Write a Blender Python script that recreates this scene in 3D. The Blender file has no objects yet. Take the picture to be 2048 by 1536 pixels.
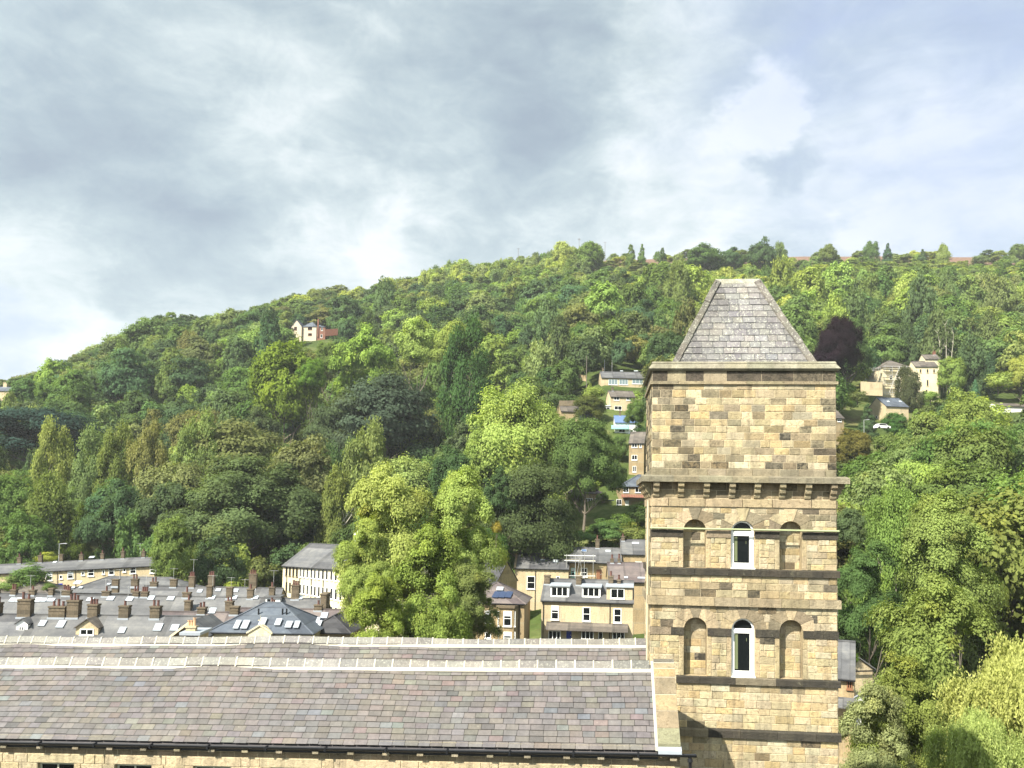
import bpy, math, random
import numpy as np
from mathutils import Vector, Matrix
from mathutils.geometry import tessellate_polygon
R = math.radians
SC = bpy.context.scene
COL = SC.collection
rnd = random.Random(7)
# ------------------------------------------------------------------ camera
F = 1730.0; PITCH = 0.0646; ROLL = -0.017; SHY = 0.0868
CAMZ = 30.0
cd = bpy.data.cameras.new('camera'); cam = bpy.data.objects.new('camera', cd); COL.objects.link(cam)
cd.sensor_width = 36; cd.lens = F/2048*36; cd.shift_y = SHY*F/2048; cd.shift_x = 0
cd.clip_start = 0.5; cd.clip_end = 6000
CM = Matrix.Rotation(math.pi/2+PITCH, 4, 'X') @ Matrix.Rotation(-ROLL, 4, 'Z')
cam.matrix_world = Matrix.Translation((0, 0, CAMZ)) @ CM
SC.camera = cam
C0 = Vector((0, 0, CAMZ)); CR = CM.to_3x3(); CRI = CR.inverted()
# ------------------------------------------------------------------ sun and sky
SUN_DIR = Vector((0.98, 1.0, -1.36)).normalized()      # direction the light travels
sun_el = math.asin(-SUN_DIR.z); sun_az = math.atan2(-SUN_DIR.x, -SUN_DIR.y)
sl = bpy.data.lights.new('sun', 'SUN'); sl.energy = 4.9; sl.angle = R(0.6); sl.color = (1, .935, .8)
so = bpy.data.objects.new('sun', sl); COL.objects.link(so)
so.rotation_euler = SUN_DIR.to_track_quat('-Z', 'Y').to_euler()
SC.view_settings.view_transform = 'Standard'; SC.view_settings.look = 'None'
SC.view_settings.exposure = 1.40; SC.view_settings.gamma = 1

class NT:
    def __init__(s, nt): s.nt = nt; s.N = nt.nodes; s.L = nt.links
    def n(s, t, **k):
        x = s.N.new(t)
        for a, v in k.items():
            if a.startswith('i_'):
                a = a[2:]
                a = int(a) if a.isdigit() else a.replace('_', ' ')
                if isinstance(v, bpy.types.NodeSocket): s.L.new(v, x.inputs[a])
                else: x.inputs[a].default_value = v
            else: setattr(x, a, v)
        return x
    def math(s, op, a, b=None, c=None, clamp=False):
        x = s.N.new('ShaderNodeMath'); x.operation = op; x.use_clamp = clamp
        for i, v in enumerate((a, b, c)):
            if v is None: continue
            if isinstance(v, bpy.types.NodeSocket): s.L.new(v, x.inputs[i])
            else: x.inputs[i].default_value = v
        return x.outputs[0]
    def mix(s, f, a, b, mode='MIX'):
        x = s.N.new('ShaderNodeMix'); x.data_type = 'RGBA'; x.blend_type = mode
        for i, v in ((0, f), (6, a), (7, b)):
            if isinstance(v, bpy.types.NodeSocket): s.L.new(v, x.inputs[i])
            else: x.inputs[i].default_value = v if i == 0 else (v if len(v) == 4 else (*v, 1))
        return x.outputs[2]
    def noise(s, vec, scale, detail=4, rough=.55, dist=0, out=0):
        x = s.n('ShaderNodeTexNoise', i_Scale=scale, i_Detail=detail, i_Roughness=rough, i_Distortion=dist)
        if vec is not None: s.L.new(vec, x.inputs['Vector'])
        return x.outputs[out]
    def ramp(s, f, stops, interp='LINEAR'):
        x = s.N.new('ShaderNodeValToRGB'); s.L.new(f, x.inputs[0]); e = x.color_ramp.elements
        x.color_ramp.interpolation = interp
        while len(e) < len(stops): e.new(1)
        for q, (p, c) in zip(e, stops):
            q.position = p; q.color = c if len(c) == 4 else (*c, 1)
        return x.outputs[0]
    def map(s, vec, sc=(1, 1, 1), loc=(0, 0, 0)):
        x = s.n('ShaderNodeMapping'); s.L.new(vec, x.inputs[0]); x.inputs['Scale'].default_value = sc
        x.inputs['Location'].default_value = loc
        return x.outputs[0]

wd = bpy.data.worlds.new('World'); SC.world = wd; wd.use_nodes = True
w = NT(wd.node_tree); w.N.clear()
sky = w.n('ShaderNodeTexSky', sky_type='NISHITA', sun_disc=False, sun_elevation=sun_el, sun_rotation=sun_az)
tc = w.n('ShaderNodeTexCoord').outputs['Generated']
sep = w.n('ShaderNodeSeparateXYZ', i_0=tc)
zz = w.math('MAXIMUM', sep.outputs['Z'], 0.0)
den = w.math('ADD', zz, 0.32)
px_ = w.math('DIVIDE', sep.outputs['X'], den); py_ = w.math('DIVIDE', sep.outputs['Y'], den)
cv = w.n('ShaderNodeCombineXYZ', i_X=px_, i_Y=py_).outputs[0]
def pix_dir(px, py):
    d = CR @ Vector(((px-1024)/F, (768-py)/F+SHY, -1)); return d.normalized()
def blob(px, py, rad, soft=1.0):
    d = pix_dir(px, py)
    s = w.n('ShaderNodeVectorMath', operation='DOT_PRODUCT', i_0=w.wc, i_1=tuple(d)).outputs['Value']
    ca = math.cos(rad/F)
    return w.n('ShaderNodeMapRange', interpolation_type='SMOOTHSTEP', i_Value=s, i_From_Min=ca, i_From_Max=1-(1-ca)*.05, i_To_Min=0, i_To_Max=1).outputs[0]
# warped direction so the bright gaps in the cloud deck get ragged rims
wn = w.noise(cv, 2.2, 6, .62, out=1)
off = w.n('ShaderNodeVectorMath', operation='MULTIPLY_ADD', i_0=wn, i_1=(.30, .16, .22), i_2=(-.15, -.08, -.11)).outputs[0]
w.wc = w.n('ShaderNodeVectorMath', operation='NORMALIZE', i_0=w.n('ShaderNodeVectorMath', operation='ADD', i_0=tc, i_1=off).outputs[0]).outputs[0]
big = w.noise(w.map(tc, (1.0, 1.0, 2.2)), 2.6, 4, .5, .4)
mid = w.noise(w.map(tc, (1.0, 1.0, 2.2), (3, 1, 0)), 6.5, 7, .58, .5)
fine = w.noise(w.map(tc, (1, 1, 1.8), (7, 2, 0)), 17, 6, .62, .6)
ridg = w.math('ABSOLUTE', w.math('MULTIPLY_ADD', w.noise(w.map(tc, (1, 1, 1.7), (4, 4, 1)), 8.5, 7, .6, .8), 2.0, -1.0))
t = w.math('MULTIPLY_ADD', big, .42, w.math('MULTIPLY_ADD', mid, .62, w.math('MULTIPLY_ADD', fine, .40, w.math('MULTIPLY_ADD', ridg, -.30, .12))))   # mean about .78
bright = [(560, 190, 240, .12), (560, 170, 120, .08), (430, 40, 200, -.10), (640, 290, 160, -.08), (60, 570, 220, .14), (60, 650, 200, .12), (330, 600, 180, .12), (690, 410, 130, .14), (720, 540, 180, .16), (1510, 240, 90, .42), (1480, 380, 240, .16), (1900, 330, 240, .22), (1330, 60, 160, .16), (1250, 420, 260, .14), (1900, 440, 200, .12), (820, 500, 160, .12)]
darkb = [(300, 330, 300, -.10), (40, 160, 240, -.10), (900, 260, 330, -.08), (1120, 320, 180, -.14), (280, 450, 260, -.12), (1540, 330, 90, -.26), (1800, 60, 300, -.12), (1080, 100, 260, -.12), (1420, 130, 140, -.08)]
for x, y, r_, a in bright+darkb:
    t = w.math('MULTIPLY_ADD', blob(x, y, r_), a, t)
cloud = w.ramp(w.math('MULTIPLY_ADD', t, 1.5, -.69, clamp=True), [(0.0, (.29, .355, .42)), (.25, (.355, .435, .485)), (.5, (.455, .54, .57)), (.72, (.60, .675, .69)), (1.0, (.80, .835, .845))])
# lavender/blue shift where the cloud is thin (right side and low on the left)
thin = w.math('MAXIMUM', w.math('MULTIPLY', blob(1950, 60, 620), .75), w.math('MULTIPLY', blob(-20, 740, 120), .8))
tn = w.math('MULTIPLY', thin, w.math('MULTIPLY_ADD', mid, -1.2, 1.2, clamp=True))
cloud = w.mix(tn, cloud, (.44, .53, .80))
lp = w.math('GREATER_THAN', sep.outputs['Z'], -0.02)
skyb = w.n('ShaderNodeBackground', i_Color=sky.outputs[0], i_Strength=.06)
glow = w.n('ShaderNodeVectorMath', operation='DOT_PRODUCT', i_0=tc, i_1=tuple(-SUN_DIR)).outputs['Value']    # cloud deck raised on the sun's side, unseen behind the camera, as added fill
glow = w.n('ShaderNodeMapRange', interpolation_type='SMOOTHSTEP', i_Value=glow, i_From_Min=.05, i_From_Max=.95, i_To_Min=.50, i_To_Max=1.2).outputs[0]
clb = w.n('ShaderNodeBackground', i_Color=cloud, i_Strength=glow)
cover = w.n('ShaderNodeMixShader', i_0=.86); w.L.new(skyb.outputs[0], cover.inputs[1]); w.L.new(clb.outputs[0], cover.inputs[2])
wo = w.n('ShaderNodeOutputWorld'); w.L.new(cover.outputs[0], wo.inputs[0])

# ------------------------------------------------------------------ pixel <-> world helpers (photo pixels of the 2048 px original)
def ray(px, py): return CR @ Vector(((px-1024)/F, (768-py)/F+SHY, -1))
def at(px, py, d):
    r = ray(px, py); return C0 + r*(d/r.y)
def atz(px, py, z):
    r = ray(px, py); return C0 + r*((z-CAMZ)/r.z)
def hit(px, py, P, n):
    r = ray(px, py); return C0 + r*((P-C0).dot(n)/r.dot(n))
def proj(p):
    q = CRI @ (Vector(p)-C0)
    return 1024 + q.x/-q.z*F, 768 - (q.y/-q.z - SHY)*F
def span(P, yaw, px, py):
    r = ray(px, py); t = r.x/r.y; e = (math.cos(yaw), math.sin(yaw))
    return (t*P.y-P.x)/(e[0]-t*e[1])

# ------------------------------------------------------------------ materials
def mat(name):
    m = bpy.data.materials.new(name); m.use_nodes = True; t = NT(m.node_tree); t.N.clear()
    out = t.n('ShaderNodeOutputMaterial'); b = t.n('ShaderNodeBsdfPrincipled'); t.L.new(b.outputs[0], out.inputs[0])
    t.b = b; t.out = out; return m, t
def plain(name, c, rough=.6, nz=.15, sc=3.0, metal=0, spec=.4):
    m, t = mat(name); co = t.n('ShaderNodeTexCoord').outputs['Object']
    f = t.noise(co, sc, 5, .6)
    col = t.mix(f, tuple(x*(1-nz*1.6) for x in c), tuple(min(1, x*(1+nz*1.3)) for x in c))
    t.L.new(col, t.b.inputs['Base Color']); t.b.inputs['Roughness'].default_value = rough
    t.b.inputs['Metallic'].default_value = metal; t.b.inputs['Specular IOR Level'].default_value = spec
    return m
def stone_block():
    # colour comes from the blocks themselves; alpha says how sooty the block is
    m, t = mat('gritstone_block'); co = t.n('ShaderNodeTexCoord').outputs['Object']
    a = t.n('ShaderNodeAttribute', attribute_name='Col')
    f1 = t.noise(co, 9, 7, .72, .4); f2 = t.noise(co, 34, 4, .7); f3 = t.noise(co, 1.6, 4, .6)
    c = t.mix(.8, a.outputs['Color'], t.ramp(f1, [(.32, (.36, .33, .28)), (.47, (.96, .95, .93)), (.6, (1.08, 1.06, 1.0)), (.75, (1.35, 1.3, 1.12))]), 'MULTIPLY')
    c = t.mix(.7, c, t.ramp(f2, [(.32, (.55, .5, .42)), (.52, (1.05, 1.05, 1.05)), (.75, (1.3, 1.25, 1.15))]), 'MULTIPLY')
    soot = t.math('MULTIPLY', a.outputs['Alpha'], t.math('MULTIPLY_ADD', t.math('MULTIPLY_ADD', f1, .8, t.math('MULTIPLY', f3, .55)), 3.2, -1.35, clamp=True), clamp=True)
    c = t.mix(soot, c, (.035, .033, .028))
    st = t.noise(t.map(co, (2.6, 2.6, .42)), 1.0, 6, .72, .3)
    big_ = t.math('MULTIPLY_ADD', t.math('MULTIPLY_ADD', st, .7, t.math('MULTIPLY', f2, .45)), 5.5, -3.05, clamp=True)
    c = t.mix(t.math('MULTIPLY', big_, .72), c, (.085, .075, .055))
    moss = t.math('MULTIPLY_ADD', t.noise(co, 5, 6, .7, 1.), 5, -3.1, clamp=True)
    c = t.mix(t.math('MULTIPLY', moss, t.math('MULTIPLY_ADD', a.outputs['Alpha'], .45, .12)), c, (.34, .33, .22))
    t.L.new(c, t.b.inputs['Base Color']); t.b.inputs['Roughness'].default_value = .93
    t.b.inputs['Specular IOR Level'].default_value = .15
    bp = t.n('ShaderNodeBump', i_Strength=.9, i_Distance=.05, i_Height=t.math('MULTIPLY_ADD', f2, .4, f1))
    t.L.new(bp.outputs[0], t.b.inputs['Normal']); return m
def slate_block(name='slate', lich=.35, lt=-4.3):
    m, t = mat(name); co = t.n('ShaderNodeTexCoord').outputs['Object']
    a = t.n('ShaderNodeAttribute', attribute_name='Col')
    f1 = t.noise(co, 7, 6, .65); f2 = t.noise(co, 40, 4, .7)
    c = t.mix(.75, a.outputs['Color'], t.ramp(f1, [(.3, (.74, .74, .72)), (.55, (1, 1, 1)), (.8, (1.2, 1.18, 1.12))]), 'MULTIPLY')
    c = t.mix(.4, c, t.ramp(f2, [(.3, (.7, .7, .7)), (.6, (1.05, 1.05, 1.05)), (1, (1.25, 1.25, 1.25))]), 'MULTIPLY')
    c = t.mix(.55, c, t.ramp(t.noise(co, .55, 4, .6), [(.35, (.82, .80, .84)), (.5, (1, 1, 1)), (.65, (1.16, 1.08, .98))]), 'MULTIPLY')
    c = t.mix(.5, c, t.ramp(t.noise(t.map(co, (3.2, .5, .5)), 1.0, 6, .75), [(.35, (.72, .72, .72)), (.52, (1, 1, 1)), (.66, (1.25, 1.24, 1.2))]), 'MULTIPLY')
    fk = t.math('MULTIPLY_ADD', t.noise(t.map(co, (1, 2.2, 2.2)), 26, 3, .8), 14, -9.6, clamp=True)
    c = t.mix(t.math('MULTIPLY', fk, .55), c, (.42, .41, .38))
    l = t.math('MULTIPLY_ADD', t.noise(co, 14, 5, .75, .5), 7, lt, clamp=True)
    l = t.math('MULTIPLY', l, t.math('MULTIPLY_ADD', a.outputs['Alpha'], 1.0, lich*.4))
    c = t.mix(l, c, (.44, .44, .36))
    t.L.new(c, t.b.inputs['Base Color']); t.b.inputs['Roughness'].default_value = .6
    t.b.inputs['Specular IOR Level'].default_value = .35
    bp = t.n('ShaderNodeBump', i_Strength=.3, i_Distance=.01, i_Height=f2); t.L.new(bp.outputs[0], t.b.inputs['Normal'])
    return m
def masonry(name, c1, c2, mortar, bw=.42, rh=.2, soot=.3, ms=.012):
    m, t = mat(name); uv = t.n('ShaderNodeUVMap').outputs[0]; co = t.n('ShaderNodeTexCoord').outputs['Object']
    b = t.n('ShaderNodeTexBrick', i_Color1=(*c1, 1), i_Color2=(*c2, 1), i_Mortar=(*mortar, 1), i_Scale=1.0, i_Mortar_Size=ms, i_Mortar_Smooth=.3, i_Bias=0, i_Brick_Width=bw, i_Row_Height=rh)
    b.offset = .5; t.L.new(uv, b.inputs['Vector'])
    f = t.noise(co, .55, 5, .65); f2 = t.noise(co, 6, 4, .7)
    c = t.mix(.6, b.outputs[0], t.ramp(f2, [(.32, (.58, .55, .5)), (.52, (1.0, 1.0, 1.0)), (.75, (1.35, 1.3, 1.2))]), 'MULTIPLY')
    sk = t.noise(t.map(co, (1.6, 1.6, .3)), 1.0, 5, .7)
    c = t.mix(t.math('MULTIPLY', t.math('MULTIPLY_ADD', sk, 6, -3.1, clamp=True), .35), c, (.09, .08, .06))
    c = t.mix(t.math('MULTIPLY', t.math('MULTIPLY_ADD', f, 3.5, -1.6, clamp=True), soot), c, (.06, .055, .045))
    t.L.new(c, t.b.inputs['Base Color']); t.b.inputs['Roughness'].default_value = .95; t.b.inputs['Specular IOR Level'].default_value = .1
    return m
def roofing(name, c1, c2, streak=.45, bw=.4, rh=.27):
    m, t = mat(name); uv = t.n('ShaderNodeUVMap').outputs[0]; co = t.n('ShaderNodeTexCoord').outputs['Object']
    sp = t.n('ShaderNodeSeparateXYZ', i_0=uv); row = t.math('FLOOR', t.math('DIVIDE', sp.outputs['Y'], rh))
    cx = t.math('FLOOR', t.math('ADD', t.math('DIVIDE', sp.outputs['X'], bw), t.math('MULTIPLY', row, .37)))
    wn = t.n('ShaderNodeTexWhiteNoise', noise_dimensions='2D', i_Vector=t.n('ShaderNodeCombineXYZ', i_X=cx, i_Y=row).outputs[0])
    c = t.mix(wn.outputs['Value'], tuple(x*.8 for x in c1), tuple(x*1.2 for x in c2))
    fr = t.math('FRACT', t.math('DIVIDE', sp.outputs['Y'], rh)); edge = t.math('LESS_THAN', fr, .12)
    c = t.mix(t.math('MULTIPLY', edge, .3), c, (.02, .02, .02))
    st = t.noise(t.map(uv, (1.3, .12, 1)), .9, 6, .75, .2)
    f2 = t.noise(co, 1.1, 7, .75); f3 = t.noise(co, .25, 3, .6)
    c = t.mix(min(1, streak*1.5), c, t.ramp(st, [(.3, (.45, .45, .45)), (.5, (1, 1, 1)), (.66, (1.7, 1.65, 1.55))]), 'MULTIPLY')
    c = t.mix(.7, c, t.ramp(f2, [(.3, (.6, .6, .6)), (.5, (1, 1, 1)), (.7, (1.5, 1.45, 1.3))]), 'MULTIPLY')
    c = t.mix(.5, c, t.ramp(f3, [(.35, (.7, .7, .74)), (.6, (1.15, 1.12, 1.05))]), 'MULTIPLY')
    t.L.new(c, t.b.inputs['Base Color']); t.b.inputs['Roughness'].default_value = .7; t.b.inputs['Specular IOR Level'].default_value = .3
    return m
def glassy(name, c=(.02, .025, .03), rough=.08):
    m, t = mat(name); t.b.inputs['Base Color'].default_value = (*c, 1); t.b.inputs['Roughness'].default_value = rough
    t.b.inputs['Specular IOR Level'].default_value = .3; return m
M = {
 'block': stone_block(), 'slate': slate_block(), 'slate_old': slate_block('old_slate', 1.0, -3.75),
 'mortar': plain('cream_mortar', (.40, .38, .32), .9, .1, 8),
 'joint': plain('joint_mortar', (.50, .45, .33), .95, .2, 9),
 'dark': plain('dark_underlay', (.02, .02, .02), .9, .1),
 'white': plain('white_paint', (.80, .80, .78), .4, .04, 5),
 'black': plain('black_paint', (.012, .013, .016), .35, .2, 5),
 'lead': plain('lead_sheet', (.30, .33, .37), .5, .12, 5),
 'glass': glassy('dark_glass', (.006, .008, .009), .12), 'skyglass': glassy('roof_glass', (.55, .6, .62), .35),
 'glazing': glassy('glazed_front', (.16, .21, .23), .2),
 'blind_and_reflection': plain('pale_curtain', (.5, .52, .55), .8, .1, 6),
 'stone_far': masonry('sandstone_wall', (.344, .267, .159), (.267, .202, .116), (.292, .241, .155)),
 'stone_pale': masonry('pale_sandstone_wall', (.482, .396, .258), (.413, .335, .215), (.430, .370, .258), soot=.12),
 'stone_cream': masonry('cream_stone_wall', (0.636, 0.568, 0.397), (0.578, 0.511, 0.350), (0.597, 0.540, 0.397), soot=.08),
 'stone_dark': masonry('sooty_sandstone_wall', (.163, .129, .086), (.112, .090, .065), (.146, .125, .086), soot=.5),
 'brick': masonry('red_brick_wall', (.215, .086, .060), (.172, .069, .047), (.215, .129, .095), .22, .075, .2),
 'render': plain('cream_render', (.499, .421, .318), .9, .08, 1.5),
 'chim': masonry('chimney_stone', (.15, .12, .085), (.085, .07, .05), (.17, .14, .10), .4, .22, .6),
 'pot': plain('clay_pot', (.11, .05, .04), .85, .4, 2.0),
 'buffpot': plain('buff_clay_pot', (.52, .33, .2), .8, .2, 2.0),
 'roof': roofing('grey_slate_roof', (0.079, 0.080, 0.088), (0.099, 0.101, 0.106)),
 'roof_brown': roofing('brown_stone_slate_roof', (0.079, 0.069, 0.062), (0.103, 0.090, 0.079)),
 'roof_red': roofing('purple_slate_roof', (0.100, 0.079, 0.082), (0.116, 0.098, 0.095), .3),
 'roof_blue': roofing('blue_slate_roof', (0.064, 0.076, 0.100), (0.074, 0.088, 0.111), .12),
 'roof_dark': roofing('dark_slate_roof', (0.031, 0.031, 0.037), (0.045, 0.045, 0.050), .3),
 'solar': glassy('solar_panel', (.03, .045, .09), .2),
 'bluetarp': plain('blue_sheeting', (.09, .145, .27), .5, .2, 1),
 'teal': plain('teal_paint', (.3, .55, .52), .5, .1, 2),
 'bluedoor': plain('blue_door_paint', (.02, .04, .3), .4, .1, 2),
 'wood': plain('brown_timber', (.2, .09, .045), .7, .2, 4),
 'metal': plain('galvanised_tube', (.5, .5, .5), .45, .15, 3, .6),
 'poledark': plain('weathered_pole', (.14, .12, .10), .8, .2, 3),
 'car': plain('dark_blue_car_paint', (.03, .05, .1), .25, .05, 2),
 'carw': plain('white_car_paint', (.7, .7, .7), .25, .05, 2),
 'rubber': plain('rubber', (.015, .015, .015), .8, .1, 2),
}
# ------------------------------------------------------------------ mesh builder
class MB:
    def __init__(s): s.v = []; s.f = []; s.c = []; s.sm = []
    def face(s, pts, col=(1, 1, 1, 0)):
        i = len(s.v); s.v += [tuple(p) for p in pts]; s.f.append(tuple(range(i, i+len(pts)))); s.c.append(col)
    def box(s, x0, x1, y0, y1, z0, z1, col=(1, 1, 1, 0)):
        a = [(x, y, z) for z in (z0, z1) for y in (y0, y1) for x in (x0, x1)]
        for q in ((0, 2, 3, 1), (4, 5, 7, 6), (0, 1, 5, 4), (2, 6, 7, 3), (0, 4, 6, 2), (1, 3, 7, 5)):
            s.face([a[k] for k in q], col)
    def prism(s, base, off, col=(1, 1, 1, 0)):
        # base: convex/concave planar loop, off: extrusion vector
        b = [Vector(p) for p in base]; o = Vector(off); t = [p+o for p in b]
        tri = tessellate_polygon([b])
        for q in tri: s.face([b[k] for k in q], col); s.face([t[k] for k in reversed(q)], col)
        for i in range(len(b)):
            j = (i+1) % len(b); s.face([b[i], b[j], t[j], t[i]], col)
    def tube(s, p0, p1, r0, r1=None, n=8, cap=True, col=(1, 1, 1, 0)):
        p0 = Vector(p0); p1 = Vector(p1); r1 = r0 if r1 is None else r1
        d = (p1-p0).normalized(); a = d.orthogonal().normalized(); b = d.cross(a)
        c0 = [p0+(a*math.cos(k*2*math.pi/n)+b*math.sin(k*2*math.pi/n))*r0 for k in range(n)]
        c1 = [p1+(a*math.cos(k*2*math.pi/n)+b*math.sin(k*2*math.pi/n))*r1 for k in range(n)]
        for k in range(n):
            j = (k+1) % n; s.face([c0[k], c0[j], c1[j], c1[k]], col)
        if cap: s.face(c0[::-1], col); s.face(c1, col)
    def build(s, name, m, parent=None, loc=None):
        me = bpy.data.meshes.new(name); me.from_pydata(s.v, [], s.f)
        uv = me.uv_layers.new(name='UVMap'); ca = me.color_attributes.new('Col', 'FLOAT_COLOR', 'CORNER')
        uvs = []; cs = []
        for p, col in zip(me.polygons, s.c):
            n = p.normal
            if abs(n.z) > .985: t = Vector((1, 0, 0)); b = Vector((0, 1, 0))
            else:
                t = Vector((-n.y, n.x, 0)).normalized(); b = n.cross(t)
            for vi in p.vertices:
                q = Vector(s.v[vi]); uvs += [q.dot(t), q.dot(b)]; cs += list(col) if len(col) == 4 else [*col, 0]
        uv.data.foreach_set('uv', uvs); ca.data.foreach_set('color', cs)
        me.materials.append(m); o = bpy.data.objects.new(name, me); COL.objects.link(o)
        if parent: o.parent = parent
        if loc: o.location = loc
        return o
def tag(o, label=None, cat=None, group=None, kind=None):
    if label: o['label'] = label
    if cat: o['category'] = cat
    if group: o['group'] = group
    if kind: o['kind'] = kind
    return o
def empty(name, loc, rz=0, label=None, cat=None, group=None):
    o = bpy.data.objects.new(name, None); COL.objects.link(o); o.location = loc; o.rotation_euler = (0, 0, rz); o.empty_display_size = .5
    return tag(o, label, cat, group)
def jit(c, a, r=rnd): 
    k = 1+r.uniform(-a, a); return (c[0]*k*(1+r.uniform(-.04, .04)), c[1]*k, c[2]*k*(1+r.uniform(-.05, .05)))
def holes_panel(mb, outer, holes, fn, col=(1, 1, 1, 0)):
    # flat wall with openings; 2D loops mapped to 3D through fn(u,z)
    loops = [[Vector((a, b, 0)) for a, b in outer]]+[[Vector((a, b, 0)) for a, b in h] for h in holes]
    flat = [p for l in loops for p in l]
    for q in tessellate_polygon(loops):
        p = [flat[k] for k in q]
        if (p[1]-p[0]).cross(p[2]-p[0]).z < 0: p = p[::-1]
        mb.face([fn(a.x, a.y) for a in p], col)
# ------------------------------------------------------------------ block walls
SAND = [(0.498, 0.422, 0.271), (0.463, 0.373, 0.218), (0.523, 0.466, 0.335), (0.428, 0.356, 0.230), (0.506, 0.426, 0.280), (0.480, 0.414, 0.286), (0.488, 0.382, 0.218), (0.454, 0.392, 0.276)]
def stonecol(r, dark=.1, soot=.25):
    c = jit(r.choice(SAND), .06, r)
    if r.random() < dark:
        k = r.uniform(.5, .85); return (c[0]*k, c[1]*k*.99, c[2]*k*1.04, r.uniform(.6, 1))
    return (*c, min(1, max(0, r.uniform(-.1, soot*2))))
def slab_block(mb, fn, a, b, z0, z1, out, col, bev=.012):
    p = [fn(a, z0, 0), fn(b, z0, 0), fn(b, z1, 0), fn(a, z1, 0)]
    bv = min(bev, (b-a)*.3, (z1-z0)*.3)
    q = [fn(a+bv, z0+bv, out), fn(b-bv, z0+bv, out), fn(b-bv, z1-bv, out), fn(a+bv, z1-bv, out)]
    mb.face(q, col)
    for i in range(4):
        j = (i+1) % 4; mb.face([p[i], p[j], q[j], q[i]], col)
def courses(mb, fn, u0, u1, z0, z1, excl=None, hs=(.24, .31), ws=(.35, .85), colf=None, proud=(.008, .028), gap=.006, seed=1):
    r = random.Random(seed); z = z0
    n = max(1, round((z1-z0)/(sum(hs)/2))); hh = [r.uniform(*hs) for _ in range(n)]; k = (z1-z0)/sum(hh)
    for h in hh:
        h *= k; za, zb = z+gap, z+h-gap; z += h
        ex = sorted(excl(za, zb)) if excl else []
        cur = u0; segs = []
        for a, b in ex:
            if a > cur: segs.append((cur, a))
            cur = max(cur, b)
        if cur < u1: segs.append((cur, u1))
        for a, b in segs:
            if b-a < .04: continue
            x = a; st = r.uniform(.3, 1)
            while x < b-.001:
                wd_ = r.uniform(*ws)*st; st = 1
                if b-(x+wd_) < ws[0]*.6: wd_ = b-x
                slab_block(mb, fn, x+gap, min(x+wd_, b)-gap, za, zb, r.uniform(*proud), (colf or (lambda rr, u, zz: stonecol(rr)))(r, x+wd_/2, (za+zb)/2))
                x += wd_
def ring(uc, zs, r_, n=12, a0=0, a1=math.pi): return [(uc+r_*math.cos(a0+(a1-a0)*k/n), zs+r_*math.sin(a0+(a1-a0)*k/n)) for k in range(n+1)]

# ------------------------------------------------------------------ the tower
TY = R(-5.7); TD = 28.5; GZ = 6.0
TP0 = at(1303, 1030, TD); TN = Vector((math.sin(-TY), math.cos(-TY), 0)).normalized()
TE = Vector((math.cos(TY), math.sin(TY), 0)); TN = Vector((-TE.y, TE.x, 0))
def TP(px, py):
    p = hit(px, py, TP0, TN); return (p-TP0).dot(TE), p.z-GZ
def tz(py, px=1488): return TP(px, py)[1]
W = TP(1673, 1030)[0]; TDEP = 3.4
tower = empty('stone_tower', (TP0.x, TP0.y, GZ), TY, 'tall square sandstone tower with steep slate roof and arched recesses beside the long slate roof', 'tower')
TF = lambda u, z, o=0: (u, -o, z)            # front face
TL = lambda u, z, o=0: (-o, TDEP-u, z)       # left face, u runs from the back to the front
TR = lambda u, z, o=0: (W+o, u, z)
z_low = 0.0; z_cor = tz(960); z_top = tz(742)
ops = []
for (xl, xr, yt, yb, win) in ((1367, 1412, 1038, 1138, 0), (1462, 1509, 1041, 1139, 1), (1559, 1604, 1042, 1141, 0), (1368, 1414, 1234, 1353, 0), (1463, 1510, 1236, 1354, 1), (1559, 1606, 1239, 1357, 0)):
    ul, zt_ = TP(xl, yt); ur, zb_ = TP(xr, yb); r_ = (ur-ul)/2
    ops.append(dict(uc=(ul+ur)/2, r=r_, zb=zb_, zs=zt_-r_, win=win, top=zt_))
sill1 = (tz(1152), tz(1138)); sill2 = (tz(1369), tz(1355)); str1 = (tz(1213), tz(1196)); imp1 = (tz(1076), tz(1062)); imp2 = (tz(1273), tz(1258)); band0 = (tz(1476), tz(1459))
fri = tz(1016)
for o in ops: o['zb'] = sill1[1] if o['zb'] > str1[1] else sill2[1]
wall = MB()
outer = [(0, z_low), (W, z_low), (W, z_top), (0, z_top)]
def loop(o): return [(o['uc']+o['r'], o['zb'])]+ring(o['uc'], o['zs'], o['r'], 14)+[(o['uc']-o['r'], o['zb'])]
corec = (.50, .43, .31, .05)
holes_panel(wall, outer, [loop(o) for o in ops], lambda a, b: TF(a, b), corec)
for o in ops:
    l = loop(o); d = .30
    for i in range(len(l)):
        j = (i+1) % len(l); wall.face([TF(*l[i]), TF(*l[j]), TF(l[j][0], l[j][1], -d), TF(l[i][0], l[i][1], -d)], (.47, .385, .25, .35))
    if not o['win']: wall.face([TF(a, b, -d) for a, b in l], (.42, .35, .24, .3))
for fn, wdt in ((TL, TDEP), (TR, TDEP)):
    wall.face([fn(0, z_low), fn(wdt, z_low), fn(wdt, z_top), fn(0, z_top)], corec)
wall.face([(0, TDEP, z_low), (W, TDEP, z_low), (W, TDEP, z_top), (0, TDEP, z_top)], (.42, .34, .22, .4))
wall.face([(0, 0, z_top-.01), (W, 0, z_top-.01), (W, TDEP, z_top-.01), (0, TDEP, z_top-.01)], (.3, .3, .28, .3))
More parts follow.
